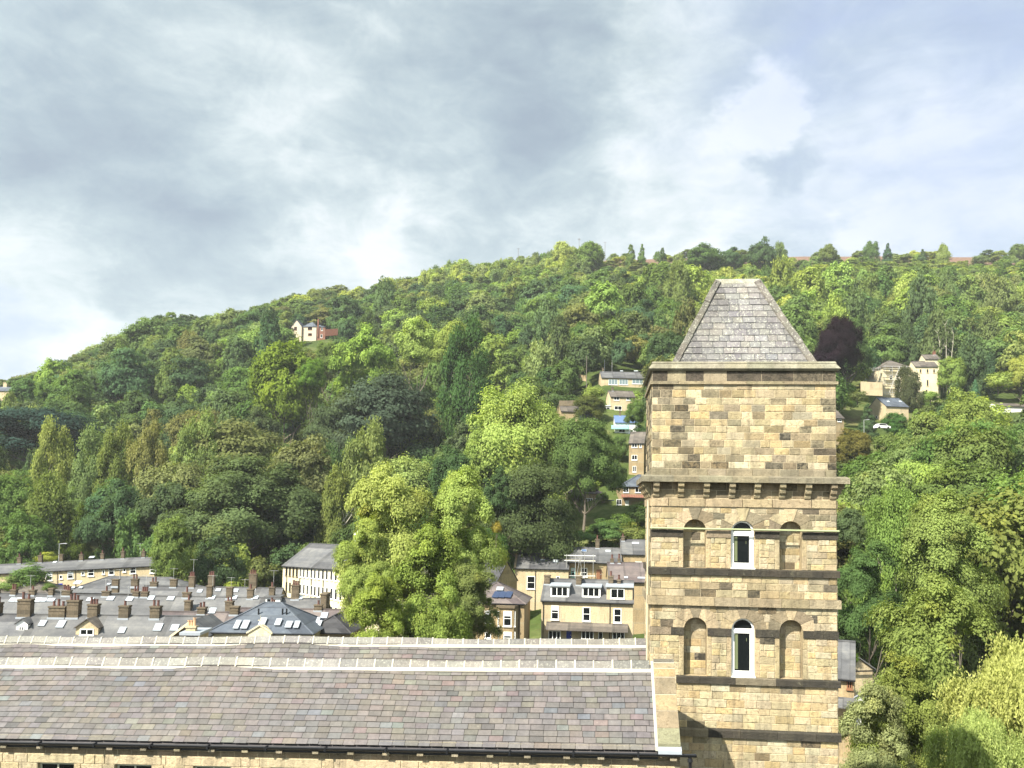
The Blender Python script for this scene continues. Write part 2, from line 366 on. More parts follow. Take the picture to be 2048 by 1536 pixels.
def excl(za, zb):
    e = []
    for o in ops:
        if za > fri+.0 and o['zs'] > str1[1]: continue
        if zb > o['zb'] and za < o['zs']: e.append((o['uc']-o['r']-.15, o['uc']+o['r']+.15))
        if zb > o['zs']-.0:
            dy = max(0, za-o['zs']); Ro = o['r']+.33
            if dy < Ro: h = math.sqrt(Ro*Ro-dy*dy); e.append((o['uc']-h, o['uc']+h))
            elif za < o['top']+.42: e.append((o['uc']-.2, o['uc']+.2))
    m = []
    for a, b in sorted(e):
        if m and a < m[-1][1]: m[-1] = (m[-1][0], max(b, m[-1][1]))
        else: m.append((a, b))
    return m
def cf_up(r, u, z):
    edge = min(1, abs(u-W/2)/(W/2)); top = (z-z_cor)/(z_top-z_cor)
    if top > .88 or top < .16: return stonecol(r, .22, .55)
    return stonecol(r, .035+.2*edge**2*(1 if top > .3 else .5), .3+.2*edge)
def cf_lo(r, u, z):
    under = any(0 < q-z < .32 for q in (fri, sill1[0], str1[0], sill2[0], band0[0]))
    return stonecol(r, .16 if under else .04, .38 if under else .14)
zfr1 = tz(762)
for fn, wdt, seed, ex in ((TF, W, 3, None), (TL, TDEP, 4, None), (TR, TDEP, 5, None)):
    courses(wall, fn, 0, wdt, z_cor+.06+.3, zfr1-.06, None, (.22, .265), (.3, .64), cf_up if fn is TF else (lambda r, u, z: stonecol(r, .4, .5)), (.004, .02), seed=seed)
    courses(wall, fn, 0, wdt, z_cor+.06, z_cor+.36, None, (.28, .3), (.5, .9), lambda r, u, z: (*jit((.40, .35, .25), .1, r), .55), (.02, .03), seed=seed+10)
for fn, wdt, ex, s in ((TF, W, excl, 21), (TL, TDEP, None, 22), (TR, TDEP, None, 23)):
    e = ex
    dk = cf_lo if fn is TF else (lambda r, u, z: stonecol(r, .15, .3))
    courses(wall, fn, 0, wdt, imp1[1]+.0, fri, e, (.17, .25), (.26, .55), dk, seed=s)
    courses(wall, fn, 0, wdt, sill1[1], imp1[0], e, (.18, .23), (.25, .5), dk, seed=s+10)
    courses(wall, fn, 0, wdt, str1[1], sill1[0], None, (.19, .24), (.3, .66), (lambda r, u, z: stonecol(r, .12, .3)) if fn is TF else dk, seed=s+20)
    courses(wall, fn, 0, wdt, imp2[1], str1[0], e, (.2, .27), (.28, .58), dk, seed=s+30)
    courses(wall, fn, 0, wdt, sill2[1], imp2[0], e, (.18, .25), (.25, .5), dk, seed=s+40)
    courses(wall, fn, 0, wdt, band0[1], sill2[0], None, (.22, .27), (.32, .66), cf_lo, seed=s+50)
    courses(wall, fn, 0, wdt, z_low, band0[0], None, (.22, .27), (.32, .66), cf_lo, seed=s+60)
    courses(wall, fn, 0, wdt, fri+.012, fri+.30, None, (.3, .31), (.9, 1.5), lambda r, u, z: (*jit((.50, .41, .27), .08, r), .3), (.045, .05), seed=s+70)   # plain band under the corbels
    courses(wall, fn, 0, wdt, fri+.31, z_cor-.10, None, (.3, .36), (.35, .8), lambda r, u, z: (*jit((.40, .32, .21), .25, r), r.uniform(.3, .9)), (.008, .02), seed=s+80)
# jambs and arch stones
rj = random.Random(5)
arch = []
for o in ops:
    for sgn in (-1, 1):
        z = o['zb']
        while z < o['zs']-.05:
            h = min(rj.uniform(.42, .62), o['zs']-z); h = o['zs']-z if o['zs']-z-h < .2 else h
            a, b = sorted((o['uc']+sgn*o['r'], o['uc']+sgn*(o['r']+.145)))
            slab_block(wall, TF, a, b, z+.004, z+h-.004, .012, (*jit((.46, .375, .24), .07, rj), .15)); z += h
    cuts = [0, 36, 77, 103, 144, 180]
    tp = fri-.0 if o['zs'] > str1[1] else str1[0]
    for i in range(5):
        a0, a1 = R(cuts[i]+.9), R(cuts[i+1]-.9); am = (a0+a1)/2
        key = i == 2
        inn = ring(o['uc'], o['zs'], o['r']+.0, 4, a0, a1)
        if key: out_ = [(o['uc']-.21, tp-.01), (o['uc']+.21, tp-.01)]
        elif i in (1, 3):
            sg = 1 if i == 1 else -1
            out_ = [(o['uc']+sg*(.20), tp-.09 if False else min(tp-.02, o['zs']+o['r']+.30)), (o['uc']+sg*(o['r']+.16), o['zs']+o['r']+.20), (o['uc']+sg*(o['r']+.33), o['zs']+.42)]
            if sg == -1: pass
            pts = inn+out_[::-1][::1] if False else None
        else:
            sg = 1 if i == 0 else -1
            out_ = [(o['uc']+sg*(o['r']+.33), o['zs']+.40), (o['uc']+sg*(o['r']+.36), o['zs']+.02)]
        # order outer points by descending angle so the loop closes
        out_.sort(key=lambda p: -math.atan2(p[1]-o['zs'], p[0]-o['uc']))
        l = inn+out_
        dk = rj.random()
        col = (*jit((.51, .42, .28) if dk < .6 else (.36, .30, .21), .08, rj), .2 if dk < .6 else .5)
        a = MB()
        p = [Vector(TF(x, y, .018 if not key else .03)) for x, y in l]
        a.prism(p, (0, .05, 0), col)
        wall.v_off = 0
        b0 = len(wall.v); wall.v += a.v; wall.f += [tuple(k+b0 for k in f) for f in a.f]; wall.c += a.c
# blocks lining the blind recesses
for k, o in enumerate(ops):
    if o['win']: continue
    def exn(za, zb, o=o):
        if za < o['zs']: return []
        dy = zb-o['zs']; h = math.sqrt(max(0, o['r']**2-dy*dy)) if dy < o['r'] else 0
        return [(-9, o['uc']-h), (o['uc']+h, 99)]
    courses(wall, lambda u, z, q=0: TF(u, z, -.30+q), o['uc']-o['r']+.005, o['uc']+o['r']-.005, o['zb'], o['top'], exn, (.2, .26), (.22, .5), lambda r, u, z: stonecol(r, .04, .2), (.004, .012), seed=200+k)
wall_o = wall.build('wall', M['block'], tower)
# projecting courses, one part each
def band(za, zb, outp, dark, seed, segs=None, name='string_course', wr=(.7, 1.3), topslope=0.0):
    r = random.Random(seed); mb = MB()
    base = (.09, .078, .062) if dark else (.42, .355, .24)
    if segs and len(segs) > 1:
        return [band(za, zb, outp, dark, seed+i, [g_], name, wr, topslope) for i, g_ in enumerate(segs)]
    lst = segs or [(0, W)]
    for a, b in lst:
        x = a-(outp if a == 0 else 0); e = b+(outp if b == W else 0)
        while x < e-.01:
            w_ = r.uniform(*wr); w_ = e-x if e-(x+w_) < .35 else w_
            dd = dark and r.random() < .85
            c = (*jit((.075, .066, .056) if dd else ((.27, .225, .16) if dark else base), .22, r), .9 if dd else .35)
            x2 = min(x+w_, e)
            mb.prism([(x+.004, -outp, za), (x+.004, .0, za), (x+.004, .0, zb), (x+.004, -outp, zb-topslope)], (x2-x-.008, 0, 0), c)
            x = x2
    if segs is None:
        for sx in (0, 1):
            xx = (-outp, 0) if sx == 0 else (W, W+outp)
            mb.box(xx[0]+.002, xx[1]-.002, 0.002, TDEP, za, zb-topslope*.5, (*jit(base, .2, r), .6))
    return mb.build(name, M['block'], tower)
band(*sill1, .085, True, 31, topslope=.03); band(*sill2, .085, True, 32, [(TP(1352, 1360)[0], W)], topslope=.03)
band(*str1, .11, False, 33); band(*band0, .09, True, 34, topslope=.05)
def between(r_):
    s = [0]; 
    for o in r_: s += [o['uc']-o['r']-.005, o['uc']+o['r']+.005]
    s.append(W); return [(s[i], s[i+1]) for i in range(0, len(s), 2)]
band(*imp1, .045, True, 35, between(ops[:3]), 'impost_band', (.5, 1.1)); band(*imp2, .045, True, 36, between(ops[3:]), 'impost_band', (.5, 1.1))
pipe = MB(); zp = tz(1059); pipe.tube((-.05, -.13, zp), (W+.05, -.13, zp), .028, n=8)
pipe.build('lightning_cable', plain('green_cable', (.32, .36, .2), .6, .1, 4), tower)
# corbelled cornice
cz0, cz1 = tz(966), tz(955); OV = .34
cor = MB(); rc = random.Random(9)
x = -OV
while x < W+OV-.01:
    w_ = rc.uniform(.8, 1.3); w_ = W+OV-x if W+OV-(x+w_) < .5 else w_
    cor.prism([(x+.003, -OV, cz0), (x+.003, .2, cz0), (x+.003, .2, cz1+.06), (x+.003, .0, cz1+.06), (x+.003, -OV, cz1-.01)], (w_-.006, 0, 0), (*jit((.40, .36, .26), .1, rc), .6)); x += w_
cor.box(-OV, .0, .2, TDEP+OV, cz0, cz1, (.38, .34, .25, .6)); cor.box(W, W+OV, .2, TDEP+OV, cz0, cz1, (.38, .34, .25, .6)); cor.box(0, W, TDEP, TDEP+OV, cz0, cz1, (.38, .34, .25, .6))
cor.build('cornice', M['block'], tower)
prof = [(0, 0), (.27, 0), (.29, -.05), (.28, -.13), (.22, -.17), (.19, -.19), (.20, -.24), (.18, -.31), (.12, -.35), (.09, -.37), (.10, -.42), (.07, -.48), (0, -.50)]
uu = [TP(p, 980)[0] for p in (1312, 1361, 1412, 1463, 1513, 1563, 1614, 1665)]
for i, u in enumerate(uu):
    mb = MB(); c = (*jit((.46, .38, .25), .12, rc), .4)
    mb.prism([(u-.095, -.0-a*1.0, cz0-.002+b*1.02) for a, b in prof], (.19, 0, 0), c); mb.build('corbel', M['block'], tower)
for sx in (0, 1):
    for k in range(4):
        y0 = .1+k*(TDEP-.4)/3; mb = MB()
        mb.prism([((-a if sx == 0 else W+a), y0, cz0-.002+b) for a, b in prof], (0, .19, 0), (*jit((.46, .38, .25), .12, rc), .4)); mb.build('corbel', M['block'], tower)
# frieze, lower string and top cornice
fz0, fz1 = tz(769), tz(763)
for (za, zb, o_, nm) in ((fz0, fz1, .075, 'string_course'),):
    band(za, zb, o_, False, 41)
fr = MB(); x = 0
for w_, dk in zip([W*k for k in (.085, .10, .10, .125, .19, .175, .155, .07)], (1, 0, 1, 0, 1, 1, .5, .5)):
    slab_block(fr, TF, x+.004, x+w_-.004, fz1, z_top, .01, (*jit((.46-.26*dk, .385-.22*dk, .27-.135*dk), .05, rc), .9 if dk else .3)); x += w_
for fn in (TL, TR): slab_block(fr, fn, 0, TDEP, fz1, z_top, .01, (.4, .34, .25, .6))
fr.build('frieze', M['block'], tower)
top = MB(); c0, c1, c2, c3 = tz(742), tz(738), tz(728), tz(723)
OV2 = .135
loops = [(OV2-.06, c0-.0), (OV2, c1), (OV2-.02, c1+.03), (.02, c2), (.03, c2+.02), (.0, c3), (-.55, c3+.04)]
def rl(o, z): return [(-o, -o, z), (W+o, -o, z), (W+o, TDEP+o, z), (-o, TDEP+o, z)]
for (o1, z1_), (o2, z2_) in zip([(0, c0)]+loops, loops):
    a, b = rl(o1, z1_), rl(o2, z2_)
    for i in range(4):
        j = (i+1) % 4
        if i in (0,):
            xs = [0, .14, .27, .4, .52, .66, .8, .91, 1]
            for q in range(8):
                L = lambda P, Q, t: Vector(P).lerp(Vector(Q), t)
                rr = random.Random(q*7+3); c = (*jit((.42, .40, .31), .12, rr), .55)
                top.face([L(a[0], a[1], xs[q]), L(a[0], a[1], xs[q+1]), L(b[0], b[1], xs[q+1]), L(b[0], b[1], xs[q])], c)
        else: top.face([a[i], a[j], b[j], b[i]], (.36, .35, .27, .6))
top.build('cornice', M['block'], tower)
# steep hipped roof
rz0 = c3-.05; rz1 = tz(560)-.02; y0, y1, yr = .62, TDEP-.55, TDEP/2
def onplane(px, py, yy):
    p = hit(px, py, TP0+TN*yy, TN); return (p-TP0).dot(TE), p.z-GZ
ub0, ub1 = onplane(1345, 722, y0)[0], onplane(1632, 722, y0)[0]; ur0, ur1 = onplane(1434, 560, yr)[0], onplane(1516, 560, yr)[0]; rz1 = onplane(1475, 563, yr)[1]
A, B, C_, D_ = Vector((ub0, y0, rz0)), Vector((ub1, y0, rz0)), Vector((ub1, y1, rz0)), Vector((ub0, y1, rz0)); P_, Q_ = Vector((ur0, yr, rz1)), Vector((ur1, yr, rz1))
rf = MB()
SL = [(.189, .180, .180), (.164, .160, .164), (.205, .197, .193), (.152, .146, .152), (.193, .187, .174)]
for pl in ((A, B, Q_, P_), (C_, D_, P_, Q_), (B, C_, Q_), (D_, A, P_)): rf.face(pl, (.1, .1, .1, 0))
def slate_plane(mb, a, b, c, d, gauge, wr, pal, seed, alpha=lambda r, s, t: 0, lift=.024, vgap=.006, tone=None):
    # quad a-b at the eave, d-c at the top; slates in courses, trimmed by the hips
    r = random.Random(seed); a, b, c, d = map(Vector, (a, b, c, d))
    eu = (b-a).normalized(); n = (b-a).cross(d-a).normalized(); ev = n.cross(eu); H = (d-a).dot(ev)
    nr = max(1, round(H/gauge)); g = H/nr
    du, cu = (d-a).dot(eu), (c-a).dot(eu); L = (b-a).length
    w0 = r.uniform(*wr)
    for k in range(nr):
        v0, v1 = k*g, (k+1)*g+.004
        lo0, hi0 = du*v0/H, L+(cu-L)*v0/H; lo1, hi1 = du*min(1, v1/H), L+(cu-L)*min(1, v1/H)
        x = min(lo0, lo1)-(.5*w0 if k % 2 else 0)-r.uniform(0, .03)
        while x < max(hi0, hi1):
            w_ = r.uniform(*wr); xa, xb = x+vgap, x+w_-vgap; x += w_
            b0, b1, t0, t1 = max(xa, lo0), min(xb, hi0), max(xa, lo1), min(xb, hi1)
            if b1-b0 < .02 or t1-t0 < .0: continue
            col = jit(r.choice(pal), .12, r); l1 = lift*r.uniform(.75, 1.25); dz = r.uniform(-.006, .006)
            s = (*col, alpha(r, (xa-lo0)/(hi0-lo0+.01), k/nr))
            p = [a+eu*b0+ev*(v0+dz)+n*l1, a+eu*b1+ev*(v0+dz)+n*l1, a+eu*t1+ev*v1+n*.003, a+eu*t0+ev*v1+n*.003]
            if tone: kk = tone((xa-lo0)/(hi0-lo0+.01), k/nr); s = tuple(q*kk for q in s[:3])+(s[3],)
            mb.face(p, s); mb.face([a+eu*b0+ev*(v0+dz), a+eu*b1+ev*(v0+dz), p[1], p[0]], tuple(q*.3 for q in s[:3])+(0,))
al = lambda r, s, t: (.95 if .3 < s < .78 else .3)*r.uniform(.5, 1)
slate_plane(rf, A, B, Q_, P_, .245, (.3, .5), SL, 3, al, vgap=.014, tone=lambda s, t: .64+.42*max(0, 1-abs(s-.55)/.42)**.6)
slate_plane(rf, B, C_, Q_, Q_, .245, (.3, .5), SL, 4, al); slate_plane(rf, D_, A, P_, P_, .245, (.3, .5), SL, 5, al); slate_plane(rf, C_, D_, P_, Q_, .245, (.3, .5), SL, 6, al)
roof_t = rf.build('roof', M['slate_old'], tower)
def ridge_stones(mb, p0, p1, n1, n2, wid, seg, col, seed, gap=.01, thick=.05, lap=.02):
    # inverted-V stones laid along a ridge or hip; n1, n2 point down the two slopes
    r = random.Random(seed); p0 = Vector(p0); p1 = Vector(p1); L = (p1-p0).length; d = (p1-p0)/L; n = max(1, round(L/seg)); s = L/n
    up = -(n1+n2).normalized()
    for k in range(n):
        c = (*jit(col, .14, r), r.uniform(.4, .8)); a = p0+d*(k*s+gap); o = up*(.02+r.uniform(0, .03)); e = d*(s-2*gap+lap)
        mb.prism([a+o, a+o+n1*wid, a+o+n1*wid+up*thick, a+o+up*(thick*1.5), a+o+n2*wid+up*thick, a+o+n2*wid], e+up*r.uniform(-.01, .0), c)
hp = MB()
def slopes_at(e0, e1, pa, pb):
    return None
nF = (B-A).cross(P_-A).normalized(); nL = (A-D_).cross(P_-D_).normalized(); nRt = (C_-B).cross(Q_-B).normalized(); nB = (D_-C_).cross(P_-C_).normalized()
def downs(d, na, nb):
    t1 = na.cross(d).normalized(); t2 = nb.cross(d).normalized()
    return t1, t2
for (p, q, na, nb, sd) in ((A, P_, nF, nL, 1), (B, Q_, nF, nRt, 2), (C_, Q_, nRt, nB, 3), (D_, P_, nB, nL, 4)):
    d = (q-p).normalized(); out_ = (na+nb).normalized(); v = []
    for nn in (na, nb):
        t = nn.cross(d).normalized(); other = nb if nn is na else na
        if t.dot(other) > 0: t = -t
        v.append(t)
    ridge_stones(hp, p, q, v[0], v[1], .18, .46, (.125, .115, .10), sd)
d = (Q_-P_).normalized(); v = []
for nn, oth in ((nF, nB), (nB, nF)):
    t = nn.cross(d).normalized(); t = -t if t.dot(oth) > 0 else t; v.append(t)
ridge_stones(hp, P_-d*.06, Q_+d*.06, v[0], v[1], .13, .75, (.27, .262, .22), 9)
hp.build('ridge_stone', M['slate_old'], roof_t)
# arched white windows
for o in ops:
    if not o['win']: continue
    uc, r_, zb_, zs_ = o['uc'], o['r']-.005, o['zb']+.0, o['zs']
    f = MB(); y = .10
    tzr = zs_-.02
    fr_ = .065
    def L2(rr, zb__): return [(uc+rr, zb__)]+ring(uc, zs_, rr, 14)+[(uc-rr, zb__)]
    # frame with two lights: casement below, half-round above
    low = [(uc-r_+fr_+.035, zb_+.19), (uc+r_-fr_-.075, zb_+.19), (uc+r_-fr_-.075, tzr-.10), (uc-r_+fr_+.035, tzr-.10)]
    up_ = [(uc+r_-fr_-.02, tzr+.05)]+[p for p in ring(uc-.0, zs_, r_-fr_+.01, 14) if p[1] > tzr+.055]+[(uc-r_+fr_+.02, tzr+.05)]
    holes_panel(f, L2(r_, zb_+.01), [low, up_], lambda a, b: (a, y, b)); holes_panel(f, L2(r_, zb_+.01), [low, up_], lambda a, b: (a, y+.07, b))
    for l in (low, up_):
        for i in range(len(l)):
            j = (i+1) % len(l); f.face([(l[i][0], y, l[i][1]), (l[j][0], y, l[j][1]), (l[j][0], y+.07, l[j][1]), (l[i][0], y+.07, l[i][1])])
    f.box(uc-r_+.03, uc+r_-.05, y-.02, y-.001, tzr-.055, tzr-.01)
    f.box(uc-r_-.02, uc+r_+.02, -.05, y-.002, zb_-.0, zb_+.035)
    fo = f.build('window', M['white'], tower); p = MB(); p.face([(a, y+.05, b) for a, b in L2(r_, zb_+.02)]); p.build('pane', M['glass'], fo)
    rv = MB()
    rv.box(uc-r_+.085, uc-r_+.22, y+.040, y+.046, zb_+.24, zs_-.14); rv.box(uc+.12, uc+.135, y+.040, y+.046, zs_-.38, zs_-.28); rv.build('blind_and_reflection', plain('painted_reflection', (.12, .14, .07), .8), fo)  # olive strip paints a greenish reflection onto the left of the pane
# downpipe on the left face
dp = MB(); dp.tube((-.09, .35, 0), (-.09, .35, cz0-.6), .04); dp.build('downpipe', plain('buff_pipe', (.42, .37, .26), .6), tower)

# ------------------------------------------------------------------ the long mill building with two slate ridges
ridR = at(1306, 1330, 26.3); RZ = ridR.z; MY = R(-7.2); MN = Vector((-math.sin(MY), math.cos(MY), 0))
ridL = hit(0, 1322, ridR, MN)                    # the old roof line falls a little towards the left end
me_ = (ridR-ridL).normalized(); MU = me_.cross(MN); al_ = R(40)
run = None
for i in range(400):
    rr = 1.0+i*.01; P = ridR-MN*rr-MU*(rr*math.tan(al_))
    if proj(P)[1] > 1501: run = rr; break
ze = RZ-run*math.tan(al_)-GZ; zr = RZ-GZ
X0 = -34.0
rid2 = None
for i in range(300):
    dd = 3+i*.02; P = ridR+MN*dd+me_*.45
    if proj(P)[1] < 1284: rid2 = dd; break
print('mill', run, rid2)
mill = empty('mill_building', (0, 0, 0), 0, 'long near sandstone mill with two parallel purple-grey slate ridges and a black gutter', 'building')
mo_ = ridR-MU*(RZ-GZ)
mill.matrix_world = Matrix(((me_.x, MN.x, MU.x, mo_.x), (me_.y, MN.y, MU.y, mo_.y), (me_.z, MN.z, MU.z, mo_.z), (0, 0, 0, 1)))
PAL = [(0.111, 0.100, 0.101), (0.120, 0.110, 0.107), (0.106, 0.098, 0.101), (0.115, 0.105, 0.094), (0.114, 0.106, 0.107), (0.126, 0.113, 0.110), (0.102, 0.095, 0.092), (0.117, 0.109, 0.096), (0.108, 0.104, 0.103), (0.129, 0.115, 0.113)]
RARE = [(0.129, 0.139, 0.135), (0.129, 0.109, 0.097), (0.137, 0.125, 0.105), (0.131, 0.105, 0.105), (0.118, 0.122, 0.135), (0.079, 0.075, 0.075), (0.142, 0.135, 0.130), (0.125, 0.125, 0.109)]
PALM = PAL*5+RARE
def m_roof(yb, zb_, yt, zt_, x0, x1, seed, name='roof'):
    mb = MB(); a, b, c, d = Vector((x0, yb, zb_)), Vector((x1, yb, zb_)), Vector((x1, yt, zt_)), Vector((x0, yt, zt_))
    if yb > yt: a, b, c, d = b, a, d, c
    mb.face([q-Vector((0, 0, .10)) for q in (a, b, c, d)], (.07, .065, .07, 0))
    slate_plane(mb, a, b, c, d, .205, (.33, .41), PALM, seed, lambda r, s, t: r.uniform(0, .3))
    return mb.build(name, M['slate'], mill)
vy = rid2/2; vz = zr-vy*math.tan(al_)
r1 = m_roof(-run, ze, 0, zr, X0, -.02, 11); m_roof(vy, vz, 0, zr, X0, -.02, 12)
r2 = m_roof(vy, vz, rid2, zr, X0, .45, 13); m_roof(rid2+run, ze, rid2, zr, X0, .45, 14)
def ridge_run(y, x0, x1, parent, seg=.565, seed=1):
    r = random.Random(seed); n = int((x1-x0)/seg)
    st = MB(); mo = MB(); s = math.tan(al_); h = .19
    for sy in (-1, 1):   # mortar bed along the foot of the ridge stones
        mo.prism([(x0, y+sy*.15, zr-.15*s+.0), (x0, y+sy*.232, zr-.232*s+.006), (x0, y+sy*.222, zr-.222*s+.035), (x0, y+sy*.16, zr-.16*s+.05)], (x1-x0, 0, 0), (1, 1, 1, 0))
    for k in range(n):
        xa = x0+k*seg; c = (*jit(r.choice([(.135, .13, .12), (.16, .155, .14), (.115, .11, .105), (.145, .14, .125)]), .15, r), r.uniform(0, .22))
        zz = r.uniform(0, .014)
        st.prism([(xa+.04, y-.168, zr-.168*s+.05+zz), (xa+.04, y-.03, zr+.125+zz), (xa+.04, y+.03, zr+.125+zz), (xa+.04, y+.168, zr-.168*s+.05+zz), (xa+.04, y, zr-.05)], (seg-.045, 0, 0), c)
        e_ = r.uniform(-.008, .008)
        mo.prism([(xa-.002, y-.195, zr-.195*s+.045), (xa-.002, y-.035, zr+.152+e_), (xa-.002, y+.035, zr+.152+e_), (xa-.002, y+.195, zr-.195*s+.045), (xa-.002, y, zr-.05)], (.045+e_, 0, 0), (1, 1, 1, 0))
    o = st.build('ridge_stone', M['slate_old'], parent); mo.build('mortar_joint', M['mortar'], o)
ridge_run(0, X0, -.0, r1, seed=3); ridge_run(rid2, X0+.2, .45, r2, seed=4)
# verge mortar, gable wall and coping stones
vg = MB(); s = math.tan(al_)
vg.prism([(-.07, -run-.03, ze+.0), (-.07, 0, zr+.01), (-.07, 0, zr+.12), (-.07, -run-.03, ze+.11)], (.07, 0, 0)); vg.build('mortar_verge', M['mortar'], mill)
vg = MB(); vg.prism([(.39, vy, vz), (.39, rid2, zr), (.39, rid2, zr+.12), (.39, vy, vz+.12)], (.07, 0, 0)); vg.build('mortar_verge', M['mortar'], mill)
CW = .60
gw = MB(); gl = [(0, -run+.10, 0), (0, -run+.10, ze+.1), (0, 0, zr+.05), (0, vy, vz+.05), (0, vy, 0)]
gw.prism(gl, (CW-.02, 0, 0), (.46, .38, .25, .2))
courses(gw, lambda u, z, o=0: (CW-.02+o, -run+.10+u, z), 0, run-.12, 0, ze-.05, seed=77)
gw.build('gable_wall', M['block'], mill)
cp = MB(); rc = random.Random(12); cuts = [0, .17, .37, .56, .77, .88, .95, 1.0]
cl = [(.29, .29, .19), (.31, .25, .17), (.42, .33, .20), (.28, .23, .16), (.42, .31, .17), (.35, .29, .19), (.16, .15, .13)]
for i in range(7):
    t0, t1 = cuts[i], cuts[i+1]
    g = .012 if i else 0
    Y0, Y1 = -run*(1-t0)+g, -run*(1-t1)-g; Z0, Z1 = ze+(zr-ze)*t0+g*s, ze+(zr-ze)*t1-g*s
    cp.prism([(.01, Y0, Z0+.02), (.01, Y1, Z1+.02), (.01, Y1, Z1+.19), (.01, Y0, Z0+.19)], (CW, 0, 0), (*cl[i], .35))
cpo = cp.build('coping_stone', M['block'], mill)
cj = MB(); cj.prism([(.006, -run+.01, ze+.0), (.006, -.01, zr+.0), (.006, -.01, zr+.172), (.006, -run+.01, ze+.172)], (CW+.008, 0, 0)); cj.build('mortar_joint', M['mortar'], cpo)
cb = MB(); cb.prism([(.01, .01, zr+.02), (.01, vy, vz+.02), (.01, vy, vz+.19), (.01, .01, zr+.19)], (CW, 0, 0), (.4, .33, .22, .4)); cb.build('coping_stone', M['block'], mill)
ld = MB(); ld.prism([(.0, -run-.16, ze-.07), (.0, -run+.03, ze+.05), (.0, -run+.03, ze+.12), (.0, -run-.16, ze+.04)], (CW+.03, 0, 0)); ld.build('lead_flashing', M['lead'], mill)
# front wall with lintels and windows
wy = -run+.10
fw = MB()
gpx = [(75, 148), (230, 303), (386, 462), (541, 623), (702, 780), (860, 940), (1020, 1100)]
wl = []
Pw = ridR+MN*wy
def mx(px, py): 
    p = hit(px, py, Pw, MN); return (p-mo_).dot(me_), (p-mo_).dot(MU)
for a, b in gpx: wl.append((mx(a, 1530)[0], mx(b, 1530)[0]))
zwt = mx(400, 1532)[1]; step = (wl[3][0]-wl[0][0])/3
k = wl[0][0]
while k-step > X0: k -= step; wl.insert(0, (k, k+.98))
wins = [[(a, zwt-1.5), (b, zwt-1.5), (b, zwt), (a, zwt)] for a, b in wl]
wins2 = [[(a, z-3.4) for a, z in q] for q in wins]
mf = lambda u, z, o=0: (u, wy-o, z)
holes_panel(fw, [(X0, 0), (CW, 0), (CW, ze+.1), (X0, ze+.1)], wins+wins2, lambda a, b: mf(a, b), (.5, .43, .3, .1))
lint = []
for a, b in wl: lint.append((a-.32, b+.32))
def exm(za, zb):
    e = []
    for (a, b), (l0, l1) in zip(wl, lint):
        for dz in (0, -3.4):
            if zb > zwt-1.5+dz and za < zwt-.01+dz: e.append((a, b))
            elif zb > zwt+dz and za < zwt+.25+dz: e.append((l0, l1))
    return sorted(e)
zc = zwt+.27
courses(fw, mf, X0, CW, zc, ze+.05, None, (.15, .18), (.4, .9), lambda r, u, z: (*jit((.40, .31, .2), .15, r), .6), (.004, .012), seed=301)
courses(fw, mf, X0, CW, zwt, zc-.005, exm, (.26, .27), (.25, .6), lambda r, u, z: (*jit((.49, .41, .28), .08, r), .12), seed=302)
courses(fw, mf, X0, CW, 0, zwt, exm, (.25, .3), (.3, .7), lambda r, u, z: (*jit((.48, .40, .265), .08, r), .15), seed=303)
for q in wins+wins2:
    for i in range(4):
        a, b = q[i], q[(i+1) % 4]; fw.face([mf(*a), mf(*b), mf(b[0], b[1], -.2), mf(a[0], a[1], -.2)], (.5, .42, .28, .2))
for (l0, l1) in lint:
    for dz in (0, -3.4): slab_block(fw, mf, l0+.01, l1-.01, zwt+.002+dz, zwt+.262+dz, .02, (*jit((.51, .43, .30), .05, rc), .15))
fw.build('wall', M['block'], mill)
for qi, q in enumerate(wins+wins2):
    (a, z0), (b, _), (_, z1), _ = q; mb = MB(); y = wy+.12
    holes_panel(mb, q, [[(a+.07, z0+.07), ((a+b)/2-.03, z0+.07), ((a+b)/2-.03, z1-.07), (a+.07, z1-.07)], [((a+b)/2+.03, z0+.07), (b-.07, z0+.07), (b-.07, z1-.07), ((a+b)/2+.03, z1-.07)]], lambda u, v: (u, y, v))
    fo = mb.build('window', plain('sage_paint', (.42, .42, .32), .5, .05) if qi == 0 else bpy.data.materials['sage_paint'], mill); p = MB(); p.face([(u, y+.03, v) for u, v in q]); p.build('pane', M['glass'], fo)
    if qi in (2, 3): bl = MB(); bl.face([(u, y+.012, v) for u, v in q]); bl.build('blind', M['blind_and_reflection'], fo)
# gutter with joints and corbels beneath
gt = MB(); gy = -run-.10; gz = ze-.06
arc = [(math.cos(R(180+k*20))*.075, math.sin(R(180+k*20))*.075) for k in range(10)]
gt.prism([(X0, gy+a, gz+b) for a, b in arc]+[(X0, gy+.06, gz+.0), (X0, gy, gz-.055), (X0, gy-.06, gz+.0)], (CW+.42-X0, 0, 0))
gt.box(X0, CW+.42, gy-.082, gy-.07, gz-.01, gz+.012)
gt.box(X0, 0.0, gy+.06, wy-.0, gz-.16, gz-.04)
x = X0
while x < CW: gt.box(x, x+.05, gy-.09, gy+.085, gz-.085, gz+.018); x += 1.76
gt.build('gutter', M['black'], mill)
dpm = MB(); dpm.tube((CW+.25, gy, gz-.05), (CW+.25, gy+.06, gz-.35), .05); dpm.tube((CW+.25, gy+.06, gz-.35), (CW+.25, gy+.06, 0), .045); dpm.tube((CW+.25, gy, gz-.2), (CW+.25, gy+.01, gz-.12), .075); dpm.build('downpipe', M['black'], mill)
